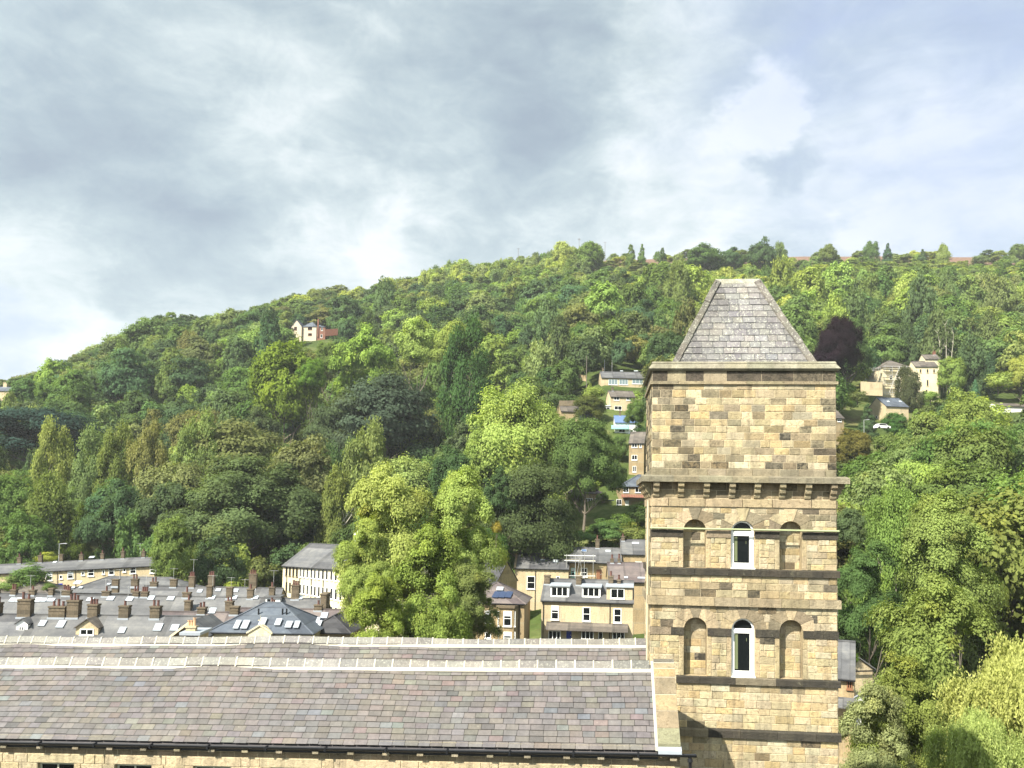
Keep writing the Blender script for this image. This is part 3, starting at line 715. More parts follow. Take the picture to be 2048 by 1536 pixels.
for px in (15, 87, 158, 226, 293, 360, 429, 495, 563, 635, 705, 775, 843, 912, 982, 1056, 1134, 1202, 1272, 1346, -60, -130, -200):
    u = mx(px, 1505)[0]; mb = MB(); mb.prism([(u-.09, wy+.02, gz-.20), (u-.09, wy-.20, gz-.18), (u-.09, wy-.20, gz-.11), (u-.09, wy+.02, gz-.09)], (.18, 0, 0), (*jit((.42, .37, .27), .2, rc), .5)); mb.build('corbel', M['block'], mill)
bw = MB(); bw.box(X0, .40, rid2+run-.2, rid2+run, 0, ze+.05); bw.box(X0-.3, X0, wy, rid2+run, 0, ze); bw.prism([(X0-.3, wy, ze), (X0-.3, 0, zr), (X0-.3, vy, vz), (X0-.3, rid2, zr), (X0-.3, rid2+run, ze)], (.3, 0, 0)); bw.build('back_wall', M['stone_pale'], mill)

# the old roof sags a little between its trusses
def sag_mesh(o):
    me = o.data
    for v in me.vertices:
        k = min(1, max(0, (v.co.z-ze)/(zr-ze))); v.co.z += k*(.030*math.sin(v.co.x*.42+.6)+.016*math.sin(v.co.x*1.27)+.02*math.sin(v.co.y*1.1+v.co.x*.2))*min(1, max(0, -v.co.x/1.5))
for o in mill.children:
    if o.name.startswith('roof'):
        sag_mesh(o)
        for c in o.children:
            sag_mesh(c)
            for c2 in c.children: sag_mesh(c2)
# ------------------------------------------------------------------ terrain: valley floor and wooded hillside
DS = [0, 60, 100, 150, 190, 230, 280, 340, 400, 480, 560, 650, 720]
PROF = {  # photo column -> photo row of the bare ground at each distance (None: the crest is passed, the ground stays level)
 -900: [None]*3+[None, 1190, 1165, 1130, 1100, 1080, 1060, 1050, None, None],
 -350: [None]*3+[None, 1180, 1130, 1060, 990, 940, 905, None, None, None],
 0:    [None]*3+[None, 1168, 1090, 975, 868, 800, None, None, None, None],
 300:  [None]*3+[None, 1165, 1080, 965, 850, 760, 672, None, None, None],
 600:  [None]*3+[None, 1170, 1090, 970, 850, 755, 670, 615, None, None],
 900:  [None]*3+[1260, 1160, 1065, 940, 830, 745, 660, 600, 568, None],
 1200: [None]*3+[1190, 1030, 905, 775, 725, 680, 620, 575, 535, 520],
 1500: [None]*3+[1140, 1010, 910, 815, 750, 690, 620, 568, 527, 512],
 1800: [None]*3+[1120, 1000, 910, 830, 752, 690, 620, 568, 528, 513],
 2100: [None]*3+[1120, 995, 900, 838, 760, 690, 620, 566, 528, 513],
 2900: [None]*3+[1150, 1020, 930, 850, 770, 700, 640, 590, 545, 530]}
FLOOR = 7.0
cols = sorted(PROF); tanc = [ray(c, 1000).x/ray(c, 1000).y for c in cols]
ZP = []
for c in cols:
    zs = []; last = FLOOR
    for d, y in zip(DS, PROF[c]):
        if y is None: z = FLOOR if d <= 150 else last+ (0 if d > 150 else 0)
        else: z = at(c, y, d).z
        zs.append(z); last = z
    ZP.append(zs)
ZP = np.array(ZP); tanc = np.array(tanc); DSa = np.array(DS, float)
def hnoise(x, y):
    return 1.1*math.sin(x*.043+1.3)*math.sin(y*.037+.4)+.7*math.sin(x*.11+y*.07)+.35*math.sin(x*.23-y*.19)
def ground(x, y):
    d = max(y, 0); t = x/max(y, 40)
    t = min(max(t, tanc[0]), tanc[-1]); i = min(int(np.searchsorted(tanc, t, 'right'))-1, len(tanc)-2)
    u = (t-tanc[i])/(tanc[i+1]-tanc[i]); u = u*u*(3-2*u) if False else u
    z0 = np.interp(d, DSa, ZP[i]); z1 = np.interp(d, DSa, ZP[i+1]); z = z0*(1-u)+z1*u
    return float(z + (hnoise(x, y)*min(1, max(0, (d-160)/80)) if d < 690 else hnoise(x, y)*.3))
gv = []; gf = []
ths = [math.atan(t) for t in np.linspace(-1.25, 1.25, 130)]
full = sorted(set([round(a, 5) for a in ths]+[round(a, 5) for a in np.linspace(.92, 2*math.pi-.92, 40)]))
rs = [0, 8, 20, 40, 60, 80, 100, 115, 130, 140, 150]+list(range(158, 740, 9))+[760, 800, 880, 1000]
for r_ in rs:
    for a in full:
        if abs(((a+math.pi) % (2*math.pi))-math.pi) < .9: x, y = r_*math.tan(a), r_
        else: x, y = r_*1.2*math.sin(a), r_*1.2*math.cos(a)
        gv.append((x, y, ground(x, y)))
nf = len(full)
for i in range(len(rs)-1):
    for j in range(nf):
        k = (j+1) % nf; gf.append((i*nf+j, i*nf+k, (i+1)*nf+k, (i+1)*nf+j))
gm = bpy.data.meshes.new('ground'); gm.from_pydata(gv, [], gf); gm.polygons.foreach_set('use_smooth', [True]*len(gf))
m, t = mat('hillside_ground'); co = t.n('ShaderNodeTexCoord').outputs['Object']; z = t.n('ShaderNodeSeparateXYZ', i_0=co)
n1 = t.noise(co, .05, 5, .65); n2 = t.noise(co, .6, 5, .7); n3 = t.noise(co, .018, 3, .5)
g = t.ramp(n1, [(.3, (.035, .05, .018)), (.5, (.06, .085, .025)), (.62, (.12, .13, .05)), (.75, (.075, .06, .035))])
g = t.mix(.6, g, t.ramp(n2, [(.3, (.5, .5, .5)), (.6, (1.1, 1.1, 1.1)), (.8, (1.6, 1.5, 1.3))]), 'MULTIPLY')
town = t.math('LESS_THAN', z.outputs['Z'], 7.6)
g = t.mix(town, g, t.ramp(n2, [(.35, (.05, .055, .04)), (.6, (.09, .09, .08))]))
moor = t.math('MULTIPLY_ADD', t.math('ADD', z.outputs['Y'], t.math('MULTIPLY', n3, 60)), .05, -.05*655, clamp=True)
g = t.mix(moor, g, t.ramp(n2, [(.3, (.075, .05, .045)), (.5, (.15, .095, .075)), (.7, (.20, .15, .085))]))
t.L.new(g, t.b.inputs['Base Color']); t.b.inputs['Roughness'].default_value = 1; t.b.inputs['Specular IOR Level'].default_value = 0
gm.materials.append(m); go = bpy.data.objects.new('ground', gm); COL.objects.link(go)
tag(go, 'valley floor and steep hillside rising to brown moorland', None, None, 'structure')

# ------------------------------------------------------------------ houses
def gd(px, py, d0=120, d1=760):
    """distance at which the sight line through a photo point meets the hillside"""
    d = d0
    while d < d1:
        p = at(px, py, d)
        if p.z <= ground(p.x, p.y): return d
        d += 1.0
    return d1
PROT = []   # photo boxes trees must not cover (x0, y0, x1, y1, distance)
class House:
    """gabled or hipped building placed by the photo position of its front eave"""
    def __init__(s, name, label, px0, py0, d, px1, yaw, dep, h, pitch=32, kind='gable', wall='stone_far', roof='roof', ridge=False, over=.25, group=None, wallside=None, cat='house', tilt=0):
        s.yaw = yaw = R(yaw); s.e = Vector((math.cos(yaw), math.sin(yaw), 0)); s.n = Vector((-s.e.y, s.e.x, 0)); s.e = (s.e+Vector((0, 0, math.tan(R(tilt))))).normalized(); s.u = s.e.cross(s.n)
        P = at(px0, py0, d); s.dep = dep; s.tp = math.tan(R(pitch)); s.kind = kind; s.over = over
        if ridge: P = P-s.n*(dep/2)-Vector((0, 0, s.tp*dep/2))
        s.h = h; s.P = P; s.W = span(P+(s.n*dep/2 if ridge else Vector((0, 0, 0))), yaw, px1, py0)
        s.O = P-s.u*h; s.px0, s.px1, s.d = px0, px1, d
        s.o = empty(name, s.O, yaw, label, cat, group); W, D = s.W, dep
        if tilt: s.o.matrix_world = Matrix(((s.e.x, s.n.x, s.u.x, s.O.x), (s.e.y, s.n.y, s.u.y, s.O.y), (s.e.z, s.n.z, s.u.z, s.O.z), (0, 0, 0, 1)))
        wm = MB()
        lo = min(ground(q.x, q.y) for q in (s.O, s.O+s.e*W, s.O+s.n*D, s.O+s.e*W+s.n*D)); s.base = min(-1.0, lo-s.O.z-.6)
        wm.box(0, W, 0, D, s.base, h); rm = MB(); rise = s.tp*D/2; ov = over; th = .12
        if kind == 'gable':     # ridge along the front
            for x in (0, W-.02): wm.prism([(x, 0, h), (x, D, h), (x, D/2, h+rise-.02)], (.02, 0, 0))
            for sg in (0, 1):
                ya, yb = (-ov, D/2) if sg == 0 else (D+ov, D/2)
                rm.prism([(-.12, ya, h-ov*s.tp+.02), (-.12, ya, h-ov*s.tp+.02+th), (-.12, yb, h+rise+.02+th), (-.12, yb, h+rise+.02)], (W+.24, 0, 0))
            rm.box(-.12, W+.12, D/2-.12, D/2+.12, h+rise+th-.02, h+rise+th+.09)
        elif kind == 'front':   # gable towards the viewer, ridge running back
            rise = s.tp*W/2
            for y in (0, D-.02): wm.prism([(0, y, h), (W, y, h), (W/2, y, h+rise-.02)], (0, .02, 0))
            for sg in (0, 1):
                xa = -ov if sg == 0 else W+ov
                rm.prism([(xa, -.2, h-ov*s.tp+.02), (xa, -.2, h-ov*s.tp+.02+th), (W/2, -.2, h+rise+.02+th), (W/2, -.2, h+rise+.02)], (0, D+.4, 0))
        elif kind == 'hip':
            k = min(D, W)/2; z0 = h-ov*s.tp+.02; zt = h+k*s.tp+.02
            a, b, c, dd = (-ov, -ov, z0), (W+ov, -ov, z0), (W+ov, D+ov, z0), (-ov, D+ov, z0)
            if W >= D: p, q = (D/2, D/2, zt), (W-D/2, D/2, zt); fs = [(a, b, q, p), (c, dd, p, q), (b, c, q), (dd, a, p)]
            else: p, q = (W/2, W/2, zt), (W/2, D-W/2, zt); fs = [(a, b, p), (b, c, q, p), (c, dd, q), (dd, a, p, q)]
            for f in fs: rm.face(f)
            rm.face((a, dd, c, b)); 
            for f0, f1 in ((a, p), (b, q if W >= D else p), (c, q), (dd, p if W >= D else q), (p, q)):
                rm.tube(Vector(f0), Vector(f1)+Vector((0, 0, .001)), .10, n=5)
        elif kind == 'flat': rm.box(-ov, W+ov, -ov, D+ov, h, h+.25)
        s.rise = rise
        s.wall = wm.build('wall', M[wall], s.o); s.roof = rm.build('roof', M[roof], s.o)
        g = MB(); g.box(-.1, W+.1, -ov-.12, -ov, h-ov*s.tp-.06, h-ov*s.tp+.05); s.gut = g.build('gutter', M['black'], s.o)
    def loc(s, px, py, y=0, slope=False):
        if slope: n = (s.u-s.n*s.tp).normalized(); p = hit(px, py, s.P, n)
        else: p = hit(px, py, s.P+s.n*y, s.n)
        q = p-s.O; return q.dot(s.e), q.dot(s.n), q.dot(s.u)
    def win(s, px, py, w, h, style='sash', fr='white', y=0, name='window', pane='glass', fw=.09, px_units=True):
        x, _, z = s.loc(px, py, y); k = s.d/F if px_units else 1; w *= k; h *= k
        f = MB(); o = -.06+y
        q = [(x-w/2, z-h/2), (x+w/2, z-h/2), (x+w/2, z+h/2), (x-w/2, z+h/2)]
        if style == 'sash': ho = [(x-w/2+fw, x+w/2-fw, z-h/2+fw, z-.035), (x-w/2+fw, x+w/2-fw, z+.035, z+h/2-fw)]
        elif style == 'two': ho = [(x-w/2+fw, x-.04, z-h/2+fw, z+h/2-fw), (x+.04, x+w/2-fw, z-h/2+fw, z+h/2-fw)]
        elif style == 'three': a = w/3; ho = [(x-w/2+fw+a*i-(.0 if i == 0 else .03), x-w/2+a*(i+1)-(.03 if i < 2 else fw), z-h/2+fw, z+h/2-fw) for i in range(3)]
        else: ho = [(x-w/2+fw, x+w/2-fw, z-h/2+fw, z+h/2-fw)]
        holes_panel(f, q, [[(a, c), (b, c), (b, d), (a, d)] for a, b, c, d in ho], lambda a, b: (a, o, b))
        f.box(x-w/2-.06, x+w/2+.06, o-.10, y+.02, z-h/2-.13, z-h/2-.004)
        f.box(x-w/2, x-w/2+.03, o+.004, y-.002, z-h/2, z+h/2); f.box(x+w/2-.03, x+w/2, o+.004, y-.002, z-h/2, z+h/2); f.box(x-w/2+.03, x+w/2-.03, o+.004, y-.002, z+h/2-.03, z+h/2)
        fo = f.build(name, M[fr], s.o); p = MB(); p.face([(a, o+.03, b) for a, b in q]); p.build('pane', M[pane], fo)
        if style == 'sash' and pane == 'glass' and rnd.random() < .35:
            b = MB(); b.face([(q[0][0], o+.02, z+h*.15), (q[1][0], o+.02, z+h*.15), (q[2][0], o+.02, z+h/2), (q[3][0], o+.02, z+h/2)]); b.build('blind', M['blind_and_reflection'], fo)
        return fo
    def side_win(s, fr, z, w, h, right=True):
        y = fr*s.dep; x = s.W+.05 if right else -.05; sg = 1 if right else -1
        f = MB(); f.box(min(x, x-sg*.05), max(x, x-sg*.05), y-w/2, y+w/2, z-h/2, z+h/2); fo = f.build('window', M['white'], s.o)
        p = MB(); X = x+sg*.012; p.face([(X, y-w/2+.08, z-h/2+.08), (X, y+w/2-.08, z-h/2+.08), (X, y+w/2-.08, z+h/2-.08), (X, y-w/2+.08, z+h/2-.08)]); p.build('pane', M['glass'], fo)
    def door(s, px, py, w, h, m='wood'):
        x, _, z = s.loc(px, py); k = s.d/F; w *= k; h *= k; d = MB(); d.box(x-w/2, x+w/2, -.07, -.004, z-h/2, z+h/2)
        d.box(x-w*.3, x+w*.3, -.085, -.07, z+.1, z+h*.4); d.box(x-w*.3, x+w*.3, -.085, -.07, z-h*.4, z-.1); o = d.build('door', M[m], s.o)
        hd = MB(); hd.box(x+w*.3, x+w*.42, -.13, -.07, z-.05, z+.05); hd.build('handle', M['metal'], o)
    def sky(s, px, py, w=.8, h=1.0, pane='skyglass'):
        w *= rnd.uniform(.82, 1.12); h *= rnd.uniform(.82, 1.12); x, y, z = s.loc(px, py, slope=True); c = Vector((x, y, z)); ev = Vector((0, 1, s.tp)).normalized(); n = Vector((0, -s.tp, 1)).normalized(); c += n*.14
        f = MB(); X = Vector((1, 0, 0))
        p = [c-X*w/2-ev*h/2, c+X*w/2-ev*h/2, c+X*w/2+ev*h/2, c-X*w/2+ev*h/2]; f.prism(p, n*.10)
        fo = f.build('skylight', M['lead'], s.roof); g = MB(); q = .09
        p = [c-X*(w/2-q)-ev*(h/2-q), c+X*(w/2-q)-ev*(h/2-q), c+X*(w/2-q)+ev*(h/2-q), c-X*(w/2-q)+ev*(h/2-q)]
        g.face([v+n*.105 for v in p]); g.build('pane', M[pane], fo)
    def chim(s, px, ytop, wpx, pots=2, y=None, m='chim', d2=None, pot='pot', hgt=None, potm=True):
        y = s.dep/2 if y is None else y
        if s.kind == 'front': zb = s.h+s.rise
        else: zb = s.h+s.tp*min(y, s.dep-y)
        k = s.d/F; w = wpx*k*.74; dd = d2 or .62; x, _, zt = s.loc(px, ytop, y); x = min(max(x, w/2), s.W-w/2) if 0 < x < s.W else x
        if pots: zt -= .62
        zt = max(zt, zb+.7); c = MB(); c.box(x-w/2, x+w/2, y-dd/2, y+dd/2, zb-1.0, zt-.16); c.box(x-w/2-.07, x+w/2+.07, y-dd/2-.07, y+dd/2+.07, zt-.16, zt)
        c.box(x-w/2-.04, x+w/2+.04, y-dd/2-.04, y+dd/2+.04, zt-.50, zt-.42)
        co = c.build('chimney', M[m], s.roof)
        for i in range(pots):
            pm = MB(); xx = x+(i-(pots-1)/2)*(w*.86/max(pots, 1)) if pots > 1 else x; hh = rnd.choice([.5, .6, .72]); r_ = min(.14, w*.4/max(1, pots)+.03)
            pm.tube((xx, y, zt), (xx, y, zt+hh), r_, r_*.85, 8); pm.tube((xx, y, zt+hh-.08), (xx, y, zt+hh), r_*1.12, r_*1.12, 8); pm.build('chimney_pot', M[pot], co)
        fl = MB(); fl.box(x-w/2-.06, x+w/2+.06, y-dd/2-.14, y-dd/2, zb-dd/2*s.tp-.08, zb-dd/2*s.tp+.22); fl.build('flashing', M['lead'], co)
    def dormer(s, px0, px1, pyb, pyt, kind='flat', wall='white', roof='roof', wins=(), peak=None):
        x0, y0, z0 = s.loc(px0, pyb, slope=True); x1 = s.loc(px1, pyb, slope=True)[0]
        zt = s.loc(px0, pyt, y0)[2]; yb = y0+(zt-z0)/s.tp; mb = MB()
        mb.prism([(x0, y0, z0+.05), (x0, y0, zt), (x0, yb, zt)], (x1-x0, 0, 0))
        dm = mb.build('dormer', M[wall], s.roof); r_ = MB()
        if kind == 'flat': r_.prism([(x0-.15, y0-.25, zt+.0), (x0-.15, y0-.25, zt+.16), (x0-.15, yb+.3, zt+.26), (x0-.15, yb+.3, zt)], (x1-x0+.3, 0, 0))
        else:
            zp = zt+(x1-x0)/2*.72; xm = (x0+x1)/2; yb2 = y0+(zp-z0)/s.tp
            g = MB(); g.prism([(x0, y0, zt), (x1, y0, zt), (xm, y0, zp)], (0, .1, 0)); g.build('gable', M[wall], dm)
            for xa in (x0-.15, x1+.15):
                za = zt-.1
                r_.face([(xa, y0-.2, za), (xm, y0-.2, zp+.05), (xm, yb2, zp+.05), (xa, yb+.0, za)]); r_.face([(xa, y0-.2, za+.1), (xm, y0-.2, zp+.15), (xm, yb2, zp+.15), (xa, yb, za+.1)])
                r_.face([(xa, y0-.2, za), (xm, y0-.2, zp+.05), (xm, y0-.2, zp+.15), (xa, y0-.2, za+.1)])
        r_.build('dormer_roof', M[roof], dm)
        for (px, py, w, h, st) in wins:
            fo = s.win(px, py, w, h, st, y=y0)
            fo.parent = dm
        return dm
    def pipe(s, px, m='black'):
        x = s.loc(px, 1100)[0] if False else s.loc(px, proj(s.P)[1])[0]; p = MB(); p.tube((x, -.1, -2), (x, -.1, s.h-.1), .05, n=6); p.build('downpipe', M[m], s.o)
    def corbels(s, step=.9):
        mb = MB(); x = .3
        while x < s.W: mb.box(x, x+.14, -s.over-.02, -.003, s.h-s.over*s.tp-.28, s.h-s.over*s.tp-.08); x += step
        mb.build('eave_brackets', M['stone_dark'], s.o)
    def aerial(s, px, ytop):
        y = s.dep/2; x, _, zt = s.loc(px, ytop, y); a = MB(); zb = s.h+s.rise; a.tube((x, y, zb), (x, y, zt), .022, n=4)
        a.tube((x-.6, y, zt-.1), (x+.6, y, zt-.1), .018, n=4)
        for i in range(5): a.tube((x-.5+i*.25, y-.28, zt-.1), (x-.5+i*.25, y+.28, zt-.1), .012, n=4)
        a.build('aerial', M['metal'], s.roof)
    def prot(s, y0, y1, x0=None, x1=None): PROT.append((x0 if x0 is not None else s.px0, y0, x1 if x1 is not None else s.px1, y1, s.d)); return s

# --- terraces on the left, nearest first
A = House('terrace_row', 'nearest terraced row on the left with five big chimney stacks and two dormers', -60, 1230, 92, 420, 3, 9, 7, 36, ridge=True, roof='roof', cat='terrace')
for px, yt, wpx, n in ((-6, 1193, 24, 3), (53, 1186, 34, 2), (118, 1200, 42, 3), (150, 1188, 30, 3), (189, 1196, 25, 3), (251, 1199, 25, 1), (313, 1200, 25, 2)): A.chim(px, yt, wpx, n, d2=.9)
for px, py in ((86, 1249), (123, 1251), (245, 1263), (317, 1257), (350, 1258)): A.sky(px, py)
A.dormer(32, 55, 1262, 1247, 'gable', 'white', 'roof', [(43, 1257, 10, 9, 'two')])
A.dormer(151, 196, 1272, 1255, 'gable', 'stone_pale', 'roof_brown', [(174, 1264, 26, 12, 'two')])
G = House('stone_gable_house', 'dark gable end with pale bargeboards rising just behind the near ridge', 343, 1272, 84, 410, 2, 7, 6, 38, 'front', wall='stone_dark', roof='roof')
bb = MB(); 
for sg in (0, 1):
    xa = -.25 if sg == 0 else G.W+.25; bb.prism([(xa, -.26, G.h-.25*G.tp-.12), (xa, -.26, G.h-.25*G.tp+.12), (G.W/2, -.26, G.h+G.rise+.14), (G.W/2, -.26, G.h+G.rise-.1)], (0, .05, 0))
bb.build('bargeboard', M['stone_cream'], G.o)
G2 = House('low_chimney_house', 'low roof with three orange clay pots in front of the dark gable', 366, 1270, 78, 396, 2, 3, 5, 20, 'flat', wall='stone_pale', roof='lead')
G2.kind = 'front'; G2.rise = 0; G2.chim(381, 1256, 25, 3, y=1.0, pot='buffpot', m='stone_pale')
B_ = House('terrace_row', 'second terraced row on the left behind the nearest row, patched purple slates', 320, 1225, 101, 486, 2, 8, 8, 34, ridge=True, roof='roof_red', cat='terrace')
for px, yt, wpx, n in ((405, 1206, 20, 2), (470, 1212, 22, 0)): B_.chim(px, yt, wpx, n, d2=.9)
B_.sky(418, 1247); B_.sky(425, 1224)
B2 = House('terrace_row', 'purple slate roof just left of the tall mill trees, behind the blue hipped roof', 480, 1218, 105, 690, 0, 8, 8, 34, ridge=True, roof='roof_red', cat='terrace')
B2.chim(546, 1212, 14, 2); B2.chim(637, 1212, 20, 1); B2.sky(649, 1233); 
Cc = House('terrace_row', 'third terraced row with skylights and a sooty end chimney beside the cream mill', -50, 1188, 115, 655, 0.4, 9, 8, 34, ridge=True, roof='roof', cat='terrace')
for px, yt, wpx, n in ((-8, 1172, 20, 2), (29, 1171, 14, 2), (66, 1180, 15, 1), (104, 1176, 12, 0), (134, 1186, 22, 4), (213, 1190, 20, 1), (273, 1182, 16, 2), (290, 1188, 18, 3), (374, 1190, 20, 1), (420, 1171, 14, 0), (460, 1174, 16, 0), (502, 1168, 16, 1), (545, 1164, 14, 1), (592, 1160, 20, 3)): Cc.chim(px, yt, wpx, n)
Cc.chim(378, 1191, 16, 1, y=2.2, d2=.9); Cc.chim(460, 1192, 18, 2, y=1.2, d2=.9); Cc.chim(651, 1186, 15, 0, y=1.5, d2=2.4)
for px, py in ((27, 1202), (40, 1202), (76, 1202), (88, 1202), (103, 1202), (181, 1201), (222, 1199), (260, 1200), (303, 1198), (342, 1199), (424, 1197), (467, 1197), (510, 1197), (599, 1197)): Cc.sky(px, py, .9, .8)
Cc.dormer(531, 560, 1210, 1195, 'flat', 'white', 'roof', [(538, 1202, 10, 10, 'one')])
D_h = House('terrace_row', 'fourth terraced row in town with tall dark chimneys standing before the woods', 290, 1173, 133, 566, -0.4, 9, 8, 34, ridge=True, roof='roof', cat='terrace')
for px, yt, wpx, n in ((232, 1158, 17, 0), (271, 1149, 18, 2), (309, 1155, 18, 2), (348, 1158, 17, 0), (385, 1144, 15, 3), (424, 1142, 16, 3), (507, 1139, 20, 3)): D_h.chim(px, yt, wpx, n)
for px, py in ((437, 1182), (472, 1183), (400, 1184)): D_h.sky(px, py, .8, .7)
D_h.aerial(463, 1154); D_h.aerial(490, 1158)
E_ = House('terrace_row', 'short hipped terrace with one large skylight, below the upper left terrace', 126, 1184, 140, 378, -1, 10, 7, 24, 'hip', roof='roof', cat='terrace')
for px, py in ((156, 1167), (218, 1170), (147, 1177), (162, 1177)): E_.sky(px, py, 1.2 if px == 156 else .6, 1.2 if px == 156 else .5)
F_h = House('slate_roofed_house', 'dark hipped slate roof at the far left edge of the town', -60, 1190, 140, 102, 0, 12, 7, 18, 'hip', roof='roof_brown')
for px, py in ((50, 1172), (68, 1169), (19, 1170)): F_h.sky(px, py, .4, .4)
T1 = House('terrace_row', 'upper left stone terrace stepping up to the wood edge with white sash windows', -40, 1149, 165, 308, 4, 8, 6.5, 20, tilt=3.7, roof='roof', wall='stone_pale', cat='terrace'); T1.prot(1105, 1180)
for px, yt, wpx, n in ((39, 1108, 10, 1), (81, 1104, 10, 1), (123, 1108, 9, 0), (163, 1102, 10, 1), (205, 1100, 9, 1), (246, 1096, 9, 1), (287, 1096, 9, 1)): T1.chim(px, yt, wpx, n)
for px, py, w, h, st in ((56, 1156, 13, 16, 'one'), (98, 1153, 13, 16, 'sash'), (141, 1150, 11, 14, 'sash'), (182, 1145, 12, 14, 'sash'), (223, 1142, 11, 15, 'sash'), (266, 1140, 12, 14, 'sash'), (306, 1139, 12, 14, 'sash'), (166, 1147, 6, 7, 'one'), (207, 1144, 5, 9, 'one'), (249, 1140, 6, 8, 'one'), (122, 1154, 6, 8, 'one')): T1.win(px, py, w, h, st)
for px in (68, 76, 115, 151, 240): T1.pipe(px)
T1.door(121, 1174, 8, 14, 'bluedoor'); T1.corbels(1.1); T1.sky(110, 1126, .7, .8); T1.sky(184, 1116, 1., .8)
for px, yt in ((118, 1087), (280, 1086)): T1.aerial(px, yt)
for hs_, lst in ((A, ((122, 1178), (257, 1172))), (Cc, ((62, 1150), (212, 1158), (293, 1150), (426, 1150), (548, 1140))), (D_h, ((388, 1118), (348, 1136), (240, 1138)))):
    for px, yt in lst: hs_.aerial(px, yt)
# --- blue hipped roof with a small pediment
Hb = House('hipped_roof_hall', 'low hall with a smooth blue-grey hipped roof, six skylights and a small stone pediment', 419, 1262, 86, 624, 0, 8.4, 6, 30, 'hip', roof='roof_blue', wall='stone_cream', cat='building')
for px, py in ((475, 1252), (491, 1252), (526, 1246), (557, 1247), (578, 1252), (594, 1252)): Hb.sky(px, py, .62, 1.25)
pd = MB(); x0, _, z0 = Hb.loc(499, 1266); x1 = Hb.loc(545, 1266)[0]; zp = Hb.loc(520, 1249)[2]
pd.prism([(x0, -.5, z0-1), (x1, -.5, z0-1), (x1, -.5, z0+.1), ((x0+x1)/2, -.5, zp), (x0, -.5, z0+.1)], (0, 1.2, 0)); pdo = pd.build('pediment', M['stone_cream'], Hb.o)
fi = MB(); xm = (x0+x1)/2; fi.tube((xm, -.3, zp-.05), (xm, -.3, zp+.9), .05, .02, 6); fi.tube((xm-.25, -.3, zp+.45), (xm+.25, -.3, zp+.45), .04, n=5); fi.build('finial', M['stone_cream'], pdo)
pm = MB()
for sg in (-1, 1): pm.prism([(xm, -.62, zp+.12), (xm, -.62, zp-.06), (xm+sg*(x1-x0)*.56, -.62, z0-.0), (xm+sg*(x1-x0)*.56, -.62, z0+.16)], (0, .12, 0))
pm.build('pediment_moulding', M['stone_cream'], pdo)
fl = MB()
for px in (517, 565, 573): x, y, z = Hb.loc(px, 1229, slope=True); fl.tube((x, y, z), (x, y, z+.6), .09, n=8)
fl.build('flue', M['black'], Hb.roof)
Hc = House('slate_roofed_house', 'dark slate roof sloping down right of the blue hipped roof', 612, 1262, 90, 700, -2, 8, 6, 30, 'hip', roof='roof_dark'); Hc.sky(636, 1244, .4, 1.2); Hc.sky(640, 1250, .4, 1.2)
# --- cream mill with long window rows
Cm = House('weaving_mill', 'long cream stone mill with two rows of windows, half hidden by the tall tree', 566, 1131, 158, 800, -33, 13, 15, 30, wall='stone_cream', roof='roof', cat='building'); Cm.prot(1100, 1200, 560, 700)
for row, y0, h in ((0, 1142, 19), (1, 1172, 20), (2, 1205, 20)):
    n = 0
    for px in (573, 580, 587, 594, 601, 608, 615, 623, 630, 638, 646, 654, 663, 672, 681, 690, 700):
        k = (px-566)/134
        Cm.win(px, y0+k*(12 if row == 0 else 21 if row == 1 else 26), 4.6+k*2.0, h*(1+k*.22)*.86, 'one', fr='stone_dark' if px < 600 else 'white', fw=.06)
for px in (575, 601, 624, 648): Cm.pipe(px)
cu = MB(); x, y, z = Cm.W*.46, Cm.dep/2, Cm.h+Cm.rise; cu.box(x-.8, x+.8, y-.8, y+.8, z-.4, z+.8); cu.box(x-.65, x+.65, y-.65, y+.65, z+.8, z+1.9)
for i in range(4): cu.box(x-.72, x+.72, y-.72, y+.72, z+.95+i*.24, z+1.03+i*.24)
cu.box(x-.9, x+.9, y-.9, y+.9, z+1.9, z+2.02)
for a, b in (((x-.95, y-.95), (x+.95, y-.95)), ((x+.95, y-.95), (x+.95, y+.95)), ((x+.95, y+.95), (x-.95, y+.95)), ((x-.95, y+.95), (x-.95, y-.95))): cu.face([(*a, z+2.02), (*b, z+2.02), (x, y, z+3.3)])
cu.build('cupola', M['white'], Cm.roof)
# --- right of the big trees
Hh = House('bay_fronted_house', 'hip roofed stone house with bay window and solar panels right of the tall tree', 925, 1203, 108, 1049, -6, 8.5, 8, 29, 'hip', wall='stone_far', roof='roof_red'); Hh.prot(1158, 1270)
Hh.win(976, 1233, 13, 24, 'sash'); Hh.corbels(.8); Hh.pipe(1039); Hh.sky(1000, 1180, 1., .8); 
bx0, bx1 = Hh.loc(993, 1240)[0], Hh.loc(1037, 1240)[0]; zb0, zb1 = Hh.loc(1015, 1300)[2], Hh.loc(1015, 1215)[2]
bm = MB(); bm.prism([(bx0, -.005, zb0), (bx0+.5, -.8, zb0), (bx1-.5, -.8, zb0), (bx1, -.005, zb0)], (0, 0, zb1-zb0)); bmo = bm.build('bay_window', M['stone_far'], Hh.o)
bt = MB(); bt.prism([(bx0-.15, -.006, zb1), (bx0+.4, -1.0, zb1), (bx1-.4, -1.0, zb1), (bx1+.15, -.006, zb1)], (0, 0, .3)); bt.build('bay_roof', M['stone_dark'], bmo)
for yy, hh in ((1237, 29), (1276, 24)):
    f = Hh.win(1015, yy, 16, hh, 'sash', y=-.8); f.parent = bmo
    for xx, w in ((998.5, 4), (1028, 4)): f = Hh.win(xx, yy, w+1.5, hh, 'sash', y=-.62, fw=.07); f.parent = bmo
Hh.win(976, 1270, 12, 12, 'one')
